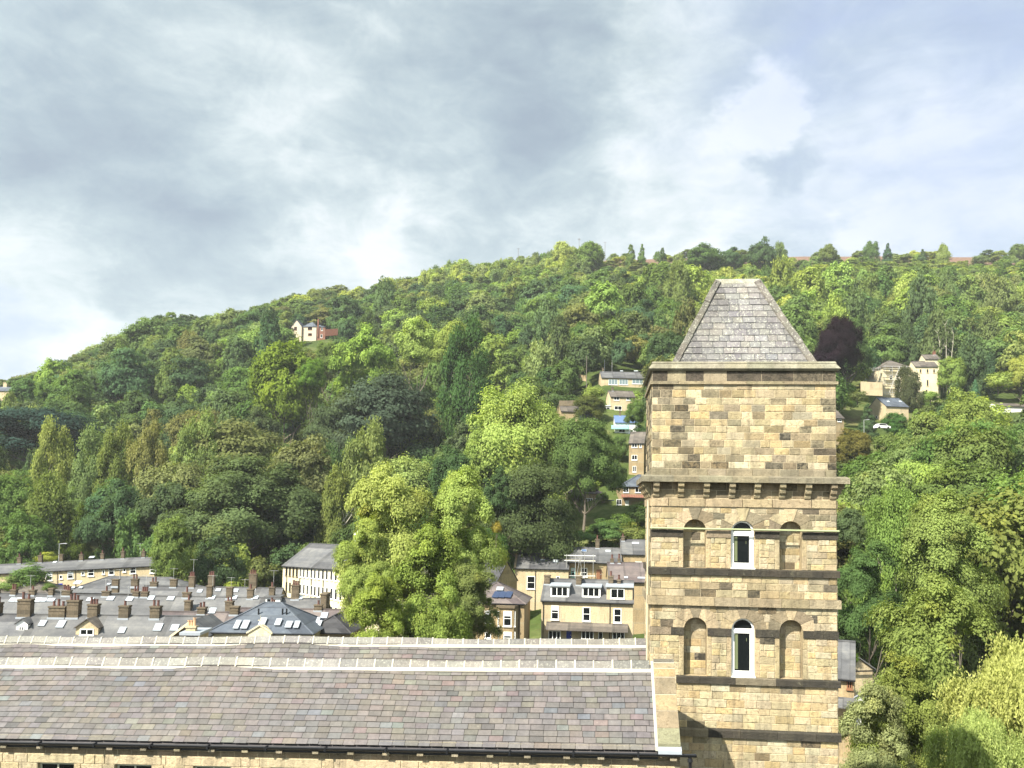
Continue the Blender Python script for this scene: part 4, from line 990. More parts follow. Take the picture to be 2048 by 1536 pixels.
for i in range(3):
    c = [Hh.loc(a, b, slope=True) for a, b in ((983+i*13, 1197), (995+i*13, 1198), (1002+i*12.5, 1186), (990+i*12.5, 1185))]
    n = Vector((0, -Hh.tp, 1)).normalized(); p = MB(); p.prism([Vector(v)+n*.16 for v in c], n*.06); p.build('solar_panel', M['solar'], Hh.roof)
Hg = House('slate_roofed_house', 'small dark gabled roof peeping out between the tall tree and bay fronted house', 930, 1163, 140, 992, -25, 8, 9, 38, wall='stone_far', roof='roof_dark'); Hg.prot(1132, 1162, 958, 992)
Rw = House('row_house', 'row of three stone houses with white and stone dormers and a lean-to slate porch', 1083, 1200, 112, 1266, -8, 9, 11, 27, wall='stone_pale', roof='roof'); Rw.prot(1150, 1280, 1083, 1300)
for px, yt, w, n in ((1095, 1150, 15, 0), (1158, 1152, 14, 0), (1222, 1142, 13, 1), (1238, 1150, 9, 1)): Rw.chim(px, yt, w, n, y=Rw.dep*.42, d2=1.3)
Rw.dormer(1101, 1138, 1194, 1172, 'flat', 'white', 'lead', [(1119, 1183, 33, 19, 'three')]); Rw.dormer(1164, 1201, 1195, 1174, 'flat', 'white', 'lead', [(1182, 1184, 33, 18, 'three')])
Rw.dormer(1213, 1265, 1201, 1174, 'flat', 'stone_pale', 'lead', [(1235, 1187, 27, 19, 'two')])
for px, py in ((1110, 1225), (1173, 1228), (1235, 1231)): Rw.win(px, py, 15, 27, 'sash')
Rw.pipe(1087); Rw.pipe(1220); Rw.side_win(.35, Rw.h+.6, .9, 1.7); Rw.side_win(.5, Rw.h-4, .9, 1.7)
x0, x1 = Rw.loc(1093, 1255)[0], Rw.loc(1256, 1255)[0]; z1_ = Rw.loc(1173, 1247)[2]; z0_ = Rw.loc(1173, 1260)[2]
pr = MB(); pr.prism([(x0, -1.5, z0_), (x0, -1.5, z0_+.1), (x0+.0, .0-.004, z1_+.1), (x0, -.004, z1_)], (x1-x0, 0, 0)); pr.build('porch_roof', M['roof_brown'], Rw.o)
for px, w, st in ((1109, 24, 'three'), (1175, 24, 'three'), (1237, 24, 'three'), (1201, 9, 'one')): Rw.win(px, 1270, w, 17, st, y=-.7 if w > 10 else 0)
Rw.door(1138, 1270, 10, 18, 'bluedoor')
for px in (1109, 1175, 1237):
    x, _, z = Rw.loc(px, 1270, -.7); b = MB(); b.box(x-.8, x+.8, -.69, -.006, z-2, z0_); b.build('bay_window', M['stone_pale'], Rw.o)
# terrace behind stepping up to the right
S1 = House('row_house', 'left and lowest of the stepped houses behind the row with dormers', 1030, 1136, 150, 1137, -5, 9, 13, 27, wall='stone_pale', roof='roof', over=.2); S1.prot(1100, 1190)
S1.win(1062, 1165, 16, 25, 'sash'); S1.chim(1086, 1092, 11, 2, y=2.8); S1.chim(1098, 1092, 10, 2); S1.sky(1111, 1124, 1.1, .9); S1.pipe(1071); S1.corbels(.8); S1.win(1116, 1158, 7, 10, 'one')
cpn = MB(); 
cpn.prism([(-.2, -.2, S1.h-.1), (-.2, -.2, S1.h+.2), (-.2, S1.dep/2, S1.h+S1.rise+.35), (-.2, S1.dep/2, S1.h+S1.rise)], (.35, 0, 0)); cpn.build('coping_stone', M['stone_far'], S1.o)
S2 = House('row_house', 'middle stepped house behind scaffolding with a blue skylight', 1137, 1124, 151, 1243, -5, 9, 13, 27, wall='stone_far', roof='roof', over=.2); S2.prot(1090, 1190)
S2.chim(1138, 1082, 10, 1); S2.chim(1147, 1078, 8, 1); S2.chim(1195, 1071, 11, 1); S2.sky(1168, 1103, 1.1, 1.0, 'bluetarp'); S2.sky(1216, 1104, .8, .7); S2.corbels(.8)
for px, w, st, fr in ((1146, 8, 'sash', 'teal'), (1168, 13, 'sash', 'white')): S2.win(px, 1145, w, 18, st, fr)
S2.door(1198, 1149, 10, 20, 'wood'); S2.door(1218, 1149, 10, 20, 'wood')
S3 = House('row_house', 'tallest stepped house touching the tower with a big corner chimney', 1243, 1108, 152, 1330, -5, 9, 13, 27, wall='stone_far', roof='roof', over=.2); S3.prot(1075, 1190, 1243, 1300)
S3.chim(1246, 1066, 9, 1, d2=1.2); S3.sky(1271, 1088, 1.2, .7); S3.win(1251, 1133, 9, 18, 'sash'); S3.win(1277, 1133, 13, 19, 'sash'); S3.corbels(.8); S3.pipe(1229+16)
S4 = House('slate_roofed_house', 'brown slate roof between the dormer row and the tallest stepped house', 1218, 1162, 128, 1335, -4, 9, 9, 28, wall='stone_far', roof='roof_red'); S4.chim(1224, 1140, 9, 1); S4.chim(1238, 1142, 7, 1); S4.sky(1252, 1157, .6, .5); S4.sky(1286, 1158, 1.5, .4)
def scaffold(name, label, P, yaw, W, D, H, lifts, bays):
    o = empty(name, P, yaw, label, 'scaffolding')
    for i in range(bays+1):
        for y in (0, D): m_ = MB(); m_.tube((W*i/bays, y, 0), (W*i/bays, y, H+rnd.uniform(0, .8)), .05, n=5); m_.build('standard_pole', M['metal'], o)
    for k in range(lifts):
        z = H*(k+1)/lifts-.5; m_ = MB()
        for y in (0, D): m_.tube((-.4, y, z), (W+.4, y, z), .045, n=5); m_.tube((-.4, y, z+.9), (W+.4, y, z+.9), .04, n=5)
        m_.build('ledger_pole', M['metal'], o); m_ = MB(); m_.box(-.3, W+.3, .05, D-.05, z+.05, z+.10); m_.build('deck_board', M['stone_cream'], o)
    m_ = MB(); m_.tube((0, -.05, 0), (W/2, -.05, H), .04, n=5); m_.tube((W, -.05, 0), (W/2, -.05, H), .04, n=5); m_.build('brace_pole', M['metal'], o)
    return o
sp = S2.O+S2.n*(-1.6)+S2.e*(-.3); scaffold('scaffolding', 'light scaffolding against the middle stepped house behind the dormer row', sp, S2.yaw, S2.W*.5, 1.1, S2.h+.8, 4, 3)

# --- hillside houses in the gap left of the tower
def hh(name, label, *a, **k): return House(name, label, *a, **k)
h1 = hh('glazed_bungalow', 'long grey slate bungalow with a glazed front, highest house left of the tower', 1203, 755, gd(1240, 775), 1289, 2, 8, 4, 33, wall='stone_pale', roof='roof'); h1.prot(735, 772)
h1.win(1226, 764, 18, 11, 'three', pane='glazing'); h1.win(1247, 764, 18, 11, 'three', pane='glazing'); h1.win(1275, 763, 22, 10, 'three', pane='glazing'); h1.sky(1243, 743, 1, .6); h1.sky(1272, 743, 1.5, .6); h1.chim(1206, 736, 5, 0)
h2 = hh('stone_house', 'pale stone house with brown roof and white windows below the glazed bungalow', 1221, 793, gd(1245, 822), 1270, 5, 7, 9, 32, wall='stone_pale', roof='roof_brown'); h2.prot(777, 845, 1212, 1278)
h2.win(1233, 797, 11, 7, 'two'); h2.win(1258, 797, 11, 7, 'two'); h2.win(1236, 816, 15, 8, 'two'); h2.chim(1225, 774, 5, 0)
h2b = hh('white_conservatory', 'small white flat roofed extension left of the pale stone house', 1203, 812, 261, 1222, 3, 4, 4, 10, 'flat', wall='white', roof='white', over=.1); h2b.win(1213, 820, 14, 12, 'two'); h2b.prot(808, 830)
h3 = hh('slate_bungalow', 'bungalow with a plain grey slate roof below the small retaining wall', 1158, 838, gd(1190, 850), 1196, 3, 9, 4, 38, wall='stone_pale', roof='roof_blue'); h3.prot(817, 845, 1156, 1225)
h3b = hh('slate_bungalow', 'dark weathered roof half hidden behind the bright yellow tree', 1122, 822, gd(1150, 835), 1172, 8, 9, 4, 36, wall='stone_far', roof='roof_brown'); h3b.prot(800, 822, 1135, 1170)
h4 = hh('blue_roofed_house', 'white house with bright blue roof covering and teal balcony', 1230, 845, gd(1250, 868), 1275, -3, 8, 6, 30, wall='white', roof='bluetarp'); h4.prot(822, 866)
h4.win(1244, 861, 12, 8, 'two'); bal = MB(); x0 = h4.loc(1222, 856)[0]; x1 = h4.loc(1258, 856)[0]; z = h4.loc(1240, 857)[2]; bal.box(x0, x1, -1.4, -.01, z-.3, z-.1); bal.box(x0, x1, -1.44, -1.38, z-.1, z+.8); bal.build('balcony', M['teal'], h4.o); h4.chim(1240, 818, 4, 1)
h5 = hh('stone_house', 'tall three storey grey stone house with small square windows close to the tower', 1258, 886, gd(1270, 950), 1288, -14, 9, 11, 34, wall='stone_far', roof='roof_brown'); h5.prot(866, 948, 1240, 1292)
for px, py, w, h in ((1269, 891, 11, 8), (1281, 891, 4, 8), (1269, 915, 11, 10), (1269, 938, 7, 12)): h5.win(px, py, w, h, 'two' if w > 5 else 'one')
h6 = hh('semi_detached_house', 'hip roofed semi with red tiled porch and white door beside the tower corbels', 1242, 972, gd(1265, 1012), 1330, 0, 9, 7, 32, 'hip', wall='stone_far', roof='roof_blue'); h6.prot(952, 1012, 1240, 1300)
h6.win(1252, 979, 11, 12, 'two'); h6.win(1277, 979, 14, 12, 'two'); h6.door(1254, 1008, 7, 14, 'white'); h6.win(1238, 1004, 10, 11, 'two')
x0 = h6.loc(1242, 992)[0]; z = h6.loc(1260, 992)[2]; pq = MB(); pq.prism([(x0, -1.2, z-.4), (x0, -1.2, z-.3), (x0, -.01, z+.35), (x0, -.01, z+.2)], (7, 0, 0)); pq.build('porch_roof', M['brick'], h6.o)
h7 = hh('semi_detached_house', 'stone semis with white bay windows glimpsed behind the round green tree', 1136, 985, 200, 1205, 0, 8, 7, 32, 'hip', wall='stone_far', roof='roof_red'); 
for px, w in ((1150, 14), (1178, 14), (1196, 12)): h7.win(px, 1002, w, 11, 'three')
# retaining wall on the slope
def wall_strip(name, label, pts, h, th=.5, m='stone_far'):
    P = [at(*p) for p in pts]; o = P[0].copy(); mb = MB()
    for a, b in zip(P, P[1:]):
        a = a-o; b = b-o; n = Vector((-(b-a).y, (b-a).x, 0)).normalized()*th
        lo = Vector((0, 0, h)); mb.prism([a-lo, b-lo, b, a], n)
    ob = mb.build(name, M[m], loc=o); tag(ob, label, 'wall'); return ob
wall_strip('retaining_wall', 'thin stone wall running down the slope left of the glazed bungalow', [(1098, 742, 300), (1130, 744, 297), (1172, 751, 292)], 2.0)
wall_strip('retaining_wall', 'dark retaining wall above the weathered bungalow roof', [(1118, 801, 262), (1160, 801, 261)], 1.6, m='stone_dark')
# --- house among the trees high on the left
h8 = hh('hillside_house', 'detached cream house with slate hips and a red brick end high among the woods', 606, 653, gd(620, 682), 633, -8, 9, 8, 42, 'hip', wall='render', roof='roof_blue'); h8.prot(636, 685, 582, 658)
h8.win(620, 657, 9, 6, 'two', fr='wood'); h8.win(620, 669, 8, 5, 'two', fr='wood')
gb = MB(); gx0 = h8.loc(584, 655)[0]; gx1 = h8.loc(607, 655)[0]; gz_ = h8.loc(595, 655)[2]; gp = h8.loc(590, 641)[2]
gb.box(gx0, gx1-.6, -1.2, 6, -1, gz_); gb.prism([(gx0, -1.2, gz_), (gx1-.6, -1.2, gz_), ((gx0+gx1)/2-.3, -1.2, gp)], (0, .1, 0)); gb.build('wing_wall', M['render'], h8.o)
gr = MB(); xm = (gx0+gx1)/2-.3
for xa in (gx0-.3, gx1-.3): gr.prism([(xa, -1.5, gz_-.2), (xa, -1.5, gz_), (xm, -1.5, gp+.2), (xm, -1.5, gp)], (0, 8, 0))
gr.build('wing_roof', M['roof_blue'], h8.o); h8.win(591, 657, 6, 7, 'two', fr='wood', y=-1.2)
be = MB(); bx = h8.loc(634, 660)[0]; bx1 = h8.loc(650, 660)[0]; be.box(bx, bx1, .5, 6, -2.5, h8.h-.4); be.build('brick_wing', M['brick'], h8.o)
br = MB(); z = h8.h-.4
br.face([(bx-.2, .2, z), (bx1+.3, .2, z), (bx, 4, z+2.2)]); br.face([(bx1+.3, .2, z), (bx1+.3, 6.2, z), (bx, 4, z+2.2)]); br.face([(bx1+.3, 6.2, z), (bx-.2, 6.2, z), (bx, 4, z+2.2)]); br.build('wing_roof', M['roof_blue'], h8.o)
bc = MB(); cx_ = h8.loc(636, 650)[0]; bc.box(cx_-.35, cx_+.35, .0, .7, 2, h8.loc(636, 638)[2]); bc.build('chimney', M['brick'], h8.o)
for px, py in ((644, 658), (643, 672)): h8.win(px, py, 4, 7, 'one', y=.5)
wall_strip('retaining_wall', 'short red-brown garden wall right of the house high in the woods', [(650, 659, 328), (676, 657, 330)], 2.6, m='brick')
h9 = hh('stone_house', 'grey roofed house cut by the left edge of the picture on the skyline', -40, 781, gd(10, 800), 18, 0, 8, 6, 30, wall='stone_pale', roof='roof_blue'); h9.prot(765, 800, -40, 22); h9.chim(11, 765, 10, 0, m='stone_pale')
# --- right of the tower
h10 = hh('stone_villa', 'tall cream villa with a pyramid roof wrapped in scaffolding on the right hillside', 1765, 733, gd(1790, 800), 1822, 3, 12, 13, 32, 'hip', wall='stone_cream', roof='roof_brown', over=.5); h10.prot(708, 776, 1735, 1885)
for px, py in ((1782, 738), (1799, 738), (1782, 755), (1795, 755), (1808, 755)): h10.win(px, py, 7, 8, 'two')
sc_ = h10.O-h10.n*1.8; scaffold('scaffolding', 'white scaffolding wrapped round the cream villa on the right hillside', sc_, h10.yaw, h10.W, 1.3, 12.5, 4, 4)
sc_ = h10.O-h10.n*.5-h10.e*6.5; scaffold('scaffolding', 'open scaffold tower standing left of the cream villa', sc_+Vector((0, 0, 3)), h10.yaw, 5.5, 1.3, 9, 2, 2)
h11 = hh('stone_villa', 'narrow cream house with arched windows joined to the right of the villa', 1830, 733, gd(1855, 803), 1876, -4, 7, 13, 34, wall='stone_cream', roof='roof_brown'); h11.prot(705, 800, 1828, 1884)
for px, py, h in ((1841, 742, 8), (1855, 742, 8), (1868, 742, 8), (1855, 766, 13), (1853, 787, 16)): h11.win(px, py, 4, h, 'one', fr='stone_pale', fw=.12)
h11b = hh('stone_villa', 'upper block of the cream houses with a red chimney', 1850, 718, 306, 1880, -4, 6, 14, 34, wall='stone_cream', roof='roof_brown'); h11b.chim(1868, 700, 7, 1, m='brick')
h12 = hh('stone_cottage', 'stone cottage with new blue slate roof and two rooflights below the villa', 1772, 812, gd(1785, 845), 1817, 10, 10, 7, 33, wall='stone_pale', roof='roof_blue'); h12.prot(795, 850, 1745, 1820)
h12.sky(1776, 804, .8, .8); h12.sky(1800, 804, .8, .8); h12.side_win(.5, 4, .8, 1.0, False)
h13 = hh('stone_cottage', 'grey gabled cottage half hidden by the right edge of the tower', 1640, 834, 236, 1688, 14, 8, 7, 36, wall='stone_far', roof='roof_brown'); h13.prot(815, 862, 1672, 1710); h13.win(1679, 841, 9, 5, 'two')
h14 = hh('white_bungalow', 'low white bungalow with a brown roof above the bushes at the right edge', 2000, 812, gd(2020, 826), 2075, 8, 8, 4, 20, wall='white', roof='roof_brown'); h14.prot(800, 824, 2000, 2048)
h14.win(2006, 817, 9, 5, 'one')
wall_strip('retaining_wall', 'pale stone garden wall below the scaffolded villa', [(1722, 763, 285), (1765, 765, 285)], 4.5, m='stone_pale')
wall_strip('retaining_wall', 'grey stone terrace wall beside the stone cottage', [(1828, 832, 250), (1868, 834, 250)], 1.5)
# low right, between the tower and the trees
h15 = hh('stone_house', 'stone house low beside the tower with slate roof and brown window', 1650, 1352, 72, 1708, -22, 7, 7, 34, wall='stone_far', roof='roof'); h15.win(1699, 1366, 10, 22, 'two', fr='wood'); h15.prot(1310, 1400, 1675, 1725)
h15b = hh('stone_house', 'pale gabled house with white bargeboards behind the low stone house', 1690, 1338, 80, 1745, 12, 8, 7, 33, 'front', wall='stone_pale', roof='roof'); h15b.prot(1305, 1345, 1675, 1735)
pf = MB(); x0 = h15.loc(1676, 1400)[0]; z = h15.loc(1690, 1402)[2]; pf.prism([(x0-.5, -1.6, z-.3), (x0-.5, -1.6, z-.2), (x0-.5, -.01, z+.3), (x0-.5, -.01, z+.2)], (3.2, 0, 0)); pf.build('porch_roof', M['roof'], h15.o)
h16 = hh('white_building', 'white rendered building glimpsed through the leaves at bottom right', 1775, 1462, 66, 1835, 4, 8, 6, 25, wall='white', roof='lead'); h16.win(1775, 1470, 22, 26, 'two'); h16.win(1812, 1475, 22, 26, 'two')
# poles and lamps
def pole(name, label, px, py0, py1, d, r_=.12, arms=0, cat='pole', m='poledark', lamp=False):
    a, b = at(px, py1, d), at(px, py0, d); gz0 = min(ground(a.x, a.y), a.z); o = empty(name, (a.x, a.y, gz0), 0, label, cat); h = b.z-gz0
    mb = MB(); mb.tube((0, 0, -.5), (0, 0, h), r_, r_*.7, 7); mb.build('post', M[m], o)
    if arms: 
        q = MB(); 
        for k in range(arms): q.box(-1.0, 1.0, -.06, .06, h-.35-k*.7, h-.2-k*.7)
        for k in range(arms):
            for x in (-.9, -.3, .3, .9): q.tube((x, 0, h-.2-k*.7), (x, 0, h-.0-k*.7), .04, n=5)
        q.build('crossarm', M[m], o)
    if lamp: q = MB(); q.tube((0, 0, h-.02), (.9, 0, h+.15), .05, n=6); q.box(.8, 1.5, -.14, .14, h+.06, h+.2); q.build('lamp_head', M['metal'], o)
pole('utility_pole', 'tall pole standing at the end of the slope wall left of the glazed bungalow', 1173, 712, 752, 290, .14)
pole('utility_pole', 'left pole of the pair just behind the glazed bungalow', 1209, 719, 740, 300, .10, m='metal'); pole('utility_pole', 'right pole of the pair just behind the glazed bungalow', 1224, 719, 740, 300, .10, m='metal')
pole('utility_pole', 'lone pole poking above the skyline trees left of the summit', 1036, 497, 540, 590, .17, 1); pole('utility_pole', 'left of two crossarm poles above the skyline summit trees', 1158, 477, 500, 640, .17, 2); pole('utility_pole', 'right of two crossarm poles above the skyline summit trees', 1210, 484, 505, 640, .17, 1)
pole('street_lamp', 'street lamp on the lane right of the half hidden cottage', 1728, 840, 860, 240, .08, 0, 'lamp', 'metal', True)
pole('street_lamp', 'street lamp in front of the wood above the upper left terrace', 117, 1088, 1125, 170, .08, 0, 'lamp', 'metal', True)
def car(label, px, py, d, yaw, m):
    p = at(px, py, d); o = empty('parked_car', (p.x, p.y, p.z-.7), R(yaw), label, 'car'); b = MB()
    b.prism([(-2.1, -.85, .25), (2.1, -.85, .25), (2.1, -.85, .75), (1.3, -.85, .88), (.7, -.85, 1.38), (-1.2, -.85, 1.42), (-1.9, -.85, .95), (-2.1, -.85, .8)], (0, 1.7, 0)); bo = b.build('body', M[m], o)
    g = MB(); g.prism([(.6, -.86, .93), (1.15, -.86, .9), (.62, -.86, 1.3), (-1.1, -.86, 1.34), (-1.6, -.86, .95)], (0, 1.72, 0)); g.build('side_window', M['glass'], bo)
    for x in (-1.35, 1.35):
        for y in (-.88, .68): q = MB(); q.tube((x, y, .32), (x, y+.2, .32), .32, n=12); q.build('wheel', M['rubber'], o)
car('dark blue car parked beside the hip roofed semi near the tower', 1220, 1006, 198, 5, 'car'); car('white car parked below the stone cottage right of the tower', 1764, 853, 238, 10, 'carw')
# ------------------------------------------------------------------ trees
nr = np.random.default_rng(11)
def leaf_material(name, vcol=False):
    m, t = mat(name); N = t
    a = t.n('ShaderNodeAttribute', attribute_name='Var')
    sp = t.n('ShaderNodeSeparateColor', i_0=a.outputs['Color'])
    if vcol: base = t.n('ShaderNodeAttribute', attribute_name='Col').outputs['Color']
    else: base = t.n('ShaderNodeObjectInfo').outputs['Color']
    val = t.math('MULTIPLY_ADD', sp.outputs[1], .5, t.math('MULTIPLY_ADD', sp.outputs[0], .34, .58))
    g = t.n('ShaderNodeCombineColor', i_0=val, i_1=val, i_2=val)
    c = t.mix(1.0, base, g.outputs[0], 'MULTIPLY')
    c = t.mix(t.math('MULTIPLY', sp.outputs[2], .6), c, t.mix(1.0, c, (1.45, 1.22, .8), 'MULTIPLY'))
    t.N.remove(t.b)
    df = t.n('ShaderNodeBsdfDiffuse', i_Color=c); tr = t.n('ShaderNodeBsdfTranslucent', i_Color=t.mix(1.0, c, (1.25, 1.3, .6), 'MULTIPLY'))
    mx_ = t.n('ShaderNodeMixShader', i_0=.4); t.L.new(df.outputs[0], mx_.inputs[1]); t.L.new(tr.outputs[0], mx_.inputs[2])
    t.L.new(mx_.outputs[0], t.out.inputs[0]); return m
LEAF = leaf_material('foliage'); LEAFV = leaf_material('woodland_foliage', True)
BARK = plain('bark', (.13, .11, .085), .95, .3, 2); BARKP = plain('pale_bark', (.42, .39, .31), .9, .2, 2)
def unit(v): return v/np.maximum(1e-9, np.linalg.norm(v, axis=-1, keepdims=True))
def rdir(n):
    v = nr.normal(size=(n, 3)); return unit(v)
def crown(kind, nleaf, leaf, seed):
    """crown in unit space (width 1, height 1, z 0..1); returns quads (n,4,3) and per-leaf variation (n,3)"""
    global nr; nr = np.random.default_rng(seed)
    if kind == 'round': nc = 120; base = rdir(nc*3); base = base[base[:, 2] > -.55][:nc]; k = nr.uniform(.62, 1.0, (len(base), 1)); cc = base*k*np.array([.36, .36, .36])*(1+.18*nr.normal(size=(len(base), 1))*.5)+[0, 0, .56]; cc[:, 2] = .56+(cc[:, 2]-.56)*1.12; cr = nr.uniform(.05, .12, len(base)); fl = .85
    elif kind == 'layer': nc = 60; base = rdir(nc*3); base = base[base[:, 2] > -.6][:nc]; cc = base*nr.uniform(.5, 1.0, (len(base), 1))*[.38, .38, .38]+[0, 0, .54]; cr = nr.uniform(.10, .17, len(base)); fl = .5
    elif kind == 'tall': nc = 54; z = nr.uniform(.12, .95, nc); rad = .40*np.sqrt(np.clip(1-((z-.42)/.56)**2, .02, 1)); a = nr.uniform(0, 6.283, nc); k = nr.uniform(.35, 1, nc); cc = np.stack([np.cos(a)*rad*k, np.sin(a)*rad*k, z], 1); cr = nr.uniform(.07, .13, nc); fl = 1.25
    elif kind == 'cone': nc = 70; z = nr.uniform(.05, .97, nc); rad = .42*(1-z)**.8; a = nr.uniform(0, 6.283, nc); k = nr.uniform(.5, 1, nc); cc = np.stack([np.cos(a)*rad*k, np.sin(a)*rad*k, z], 1); cr = .05+.07*(1-z); fl = .7
    elif kind == 'lumpy':
        sub = np.array([[-.2, 0, .62], [.22, .05, .55], [0, -.2, .42], [.05, .2, .7], [-.12, .1, .35], [.24, -.15, .34], [0, 0, .8]])+nr.normal(size=(7, 3))*.05; nc = 130; w_ = nr.integers(0, 7, nc); b = rdir(nc); b[:, 2] = np.abs(b[:, 2])*1.0-.25; cc = sub[w_]+b*.21*nr.uniform(.6, 1.12, (nc, 1)); cr = nr.uniform(.045, .10, nc); fl = .8
    elif kind == 'bush': nc = 34; base = rdir(nc); base[:, 2] = np.abs(base[:, 2]); cc = base*nr.uniform(.5, 1, (nc, 1))*[.38, .38, .7]+[0, 0, .1]; cr = nr.uniform(.12, .2, nc); fl = .9
    nc = len(cc); w_ = cr**2; idx = nr.choice(nc, nleaf, p=w_/w_.sum())
    mid = np.array([0, 0, .45]); od = unit(cc-mid)
    d = unit(rdir(nleaf)+od[idx]*.75+np.array([0, 0, .42]))
    # twig clusters inside each clump break its outline up
    tw = rdir(nc*14).reshape(nc, 14, 3); ti = nr.integers(0, 14, nleaf); d = unit(d+tw[idx, ti]*.95)
    rr = (cr[idx]*nr.uniform(.55, 1.2, nleaf)*(1+.55*((ti % 5)/4-.4)))[:, None]; p = cc[idx]+d*rr*[1, 1, fl]
    if kind == 'tall': p[:, 2] -= nr.uniform(0, .05, nleaf)
    n = unit(d*1.0+od[idx]*.5+rdir(nleaf)*.6+np.array([0, 0, .25])); a = unit(np.cross(n, rdir(nleaf))); b = np.cross(n, a)
    s = (leaf*nr.uniform(.6, 1.35, nleaf))[:, None]
    if kind == 'tall': a = unit(a*.7+np.array([0, 0, -.6])); b = unit(np.cross(n, a))
    q = np.stack([p-a*s*.62, p-b*s*.40+n*s*.06, p+a*s*.62, p+b*s*.40+n*s*.06], 1)
    cv_ = nr.uniform(0, 1, nc); tint = (nr.uniform(0, 1, nc) < .12)*nr.uniform(.3, 1, nc)
    top = np.clip((p[:, 2]-.72)*1.2, 0, .3)
    var = np.stack([cv_[idx], nr.uniform(0, 1, nleaf), np.clip(tint[idx]*nr.uniform(.2, 1, nleaf)+top*nr.uniform(0, 1, nleaf), 0, 1)], 1)
    return q, var
def quad_mesh(name, q, var, m, col=None):
    n = len(q); me = bpy.data.meshes.new(name); me.vertices.add(n*4); me.vertices.foreach_set('co', q.reshape(-1).astype(np.float32))
    me.loops.add(n*4); me.loops.foreach_set('vertex_index', np.arange(n*4, dtype=np.int32)); me.polygons.add(n)
    me.polygons.foreach_set('loop_start', np.arange(0, n*4, 4, dtype=np.int32)); me.polygons.foreach_set('loop_total', np.full(n, 4, dtype=np.int32))
    for nm, v in (('Var', var), ('Col', col)):
        if v is None: continue
        at_ = me.attributes.new(nm, 'FLOAT_VECTOR', 'FACE'); at_.data.foreach_set('vector', v.astype(np.float32).reshape(-1))
    me.update(); me.validate() if False else None; me.materials.append(m); return me
def skeleton(kind, seed, m):
    r = random.Random(seed); mb = MB(); th = .022
    top = .8 if kind in ('tall', 'cone') else .62
    pts = [Vector((0, 0, -.25))]; 
    for k in range(1, 6): pts.append(Vector((r.uniform(-.02, .02), r.uniform(-.02, .02), -.25+(top+.25)*k/5)))
    for i in range(5): mb.tube(pts[i], pts[i+1], th*(1-i*.17), th*(1-(i+1)*.17), 7, cap=False)
    for k in range(9 if kind != 'cone' else 4):
        i = r.randint(2, 4); a = r.uniform(0, 6.28); L = r.uniform(.2, .36); e = pts[i]+Vector((math.cos(a)*L, math.sin(a)*L, r.uniform(.1, .3)))
        m_ = pts[i].lerp(e, .5)+Vector((0, 0, -.03)); mb.tube(pts[i], m_, th*.45, th*.32, 5, cap=False); mb.tube(m_, e, th*.32, th*.1, 5, cap=False)
        for q in range(2): f = m_+Vector((r.uniform(-.15, .15), r.uniform(-.15, .15), r.uniform(.08, .2))); mb.tube(m_, f, th*.22, th*.08, 4, cap=False)
    return mb
PROTO = {}
def proto(kind, lod, v):
    k = (kind, lod, v)
    if k not in PROTO:
        nl, lf = {0: (95000, .0140), 1: (24000, .024), 2: (11000, .034)}[lod]
        if kind == 'bush': nl = nl//3; lf *= 1.3
        q, var = crown(kind, nl, lf, hash((kind == 'round', lod, v, len(kind))) % 9999+v*17)
        cm = quad_mesh('crown', q, var, LEAF)
        sk = skeleton(kind, v+lod*7, None); o = sk.build('trunk', BARKP if kind == 'tall' else BARK); tm = o.data; bpy.data.objects.remove(o)
        PROTO[k] = (cm, tm)
    return PROTO[k]
ASP = {'round': 1.35, 'layer': 1.25, 'lumpy': 1.4, 'tall': 2.0, 'cone': 2.1, 'bush': 1.0, 'willow': 1.5}
def plant(x, y, width, height, kind, lod, v, color, name='tree', label=None, group=None, cat='tree', lean=0, z=None, asp=None):
    cm, tm = proto(kind, lod, v); z = ground(x, y) if z is None else z
    o = bpy.data.objects.new(name, None); COL.objects.link(o); o.location = (x, y, z-.2); o.rotation_euler = (lean, 0, rnd.uniform(0, 6.283))
    ch = min(height, width*(asp or ASP[kind])*rnd.uniform(.95, 1.08))
    for nm, me in (('crown', cm), ('trunk', tm)):
        c = bpy.data.objects.new(nm, me); COL.objects.link(c); c.parent = o
        if nm == 'crown': c.color = (*color, 1); c.scale = (width, width, ch); c.location = (0, 0, height-ch)
        else: c.scale = (width, width, height-ch*.12)
    return tag(o, label, cat, group)
# colours (albedo)
DK = (.080, .128, .050); TEAL = (.074, .128, .058); MID = (.118, .182, .055); LT = (.215, .29, .072); YG = (.30, .355, .088); OLV = (.155, .20, .066); RUST = (.155, .17, .064); PALE = (.21, .26, .092); LIME = (.30, .355, .095); YEL = (.30, .30, .07)
def vary(c, a=.14): k = 1+rnd.uniform(-a, a); a = .05; return (c[0]*k*(1+rnd.uniform(-.1, .1)), c[1]*k, c[2]*k*(1+rnd.uniform(-.15, .15)))
TREES = []      # (px, py_top, half width px, distance) of the trees placed by hand
def T(px, pyt, wpx, d, kind, color, label, name='tree', lod=1, base=None, v=None, cat='tree', hk=1.0, group=None, asp=None):
    p = at(px, pyt, d); g = ground(p.x, d); gx = g if base is None else at(px, base, d).z
    h = (p.z-gx)*1.0/0.97*hk; wd_ = wpx*d/F/.93
    TREES.append((px, pyt, wpx/2, d, base))
    return plant(p.x, d, wd_, h, kind, lod, rnd.randint(0, 2) if v is None else v, vary(color, .04), name, label, group, cat, z=gx, asp=asp)
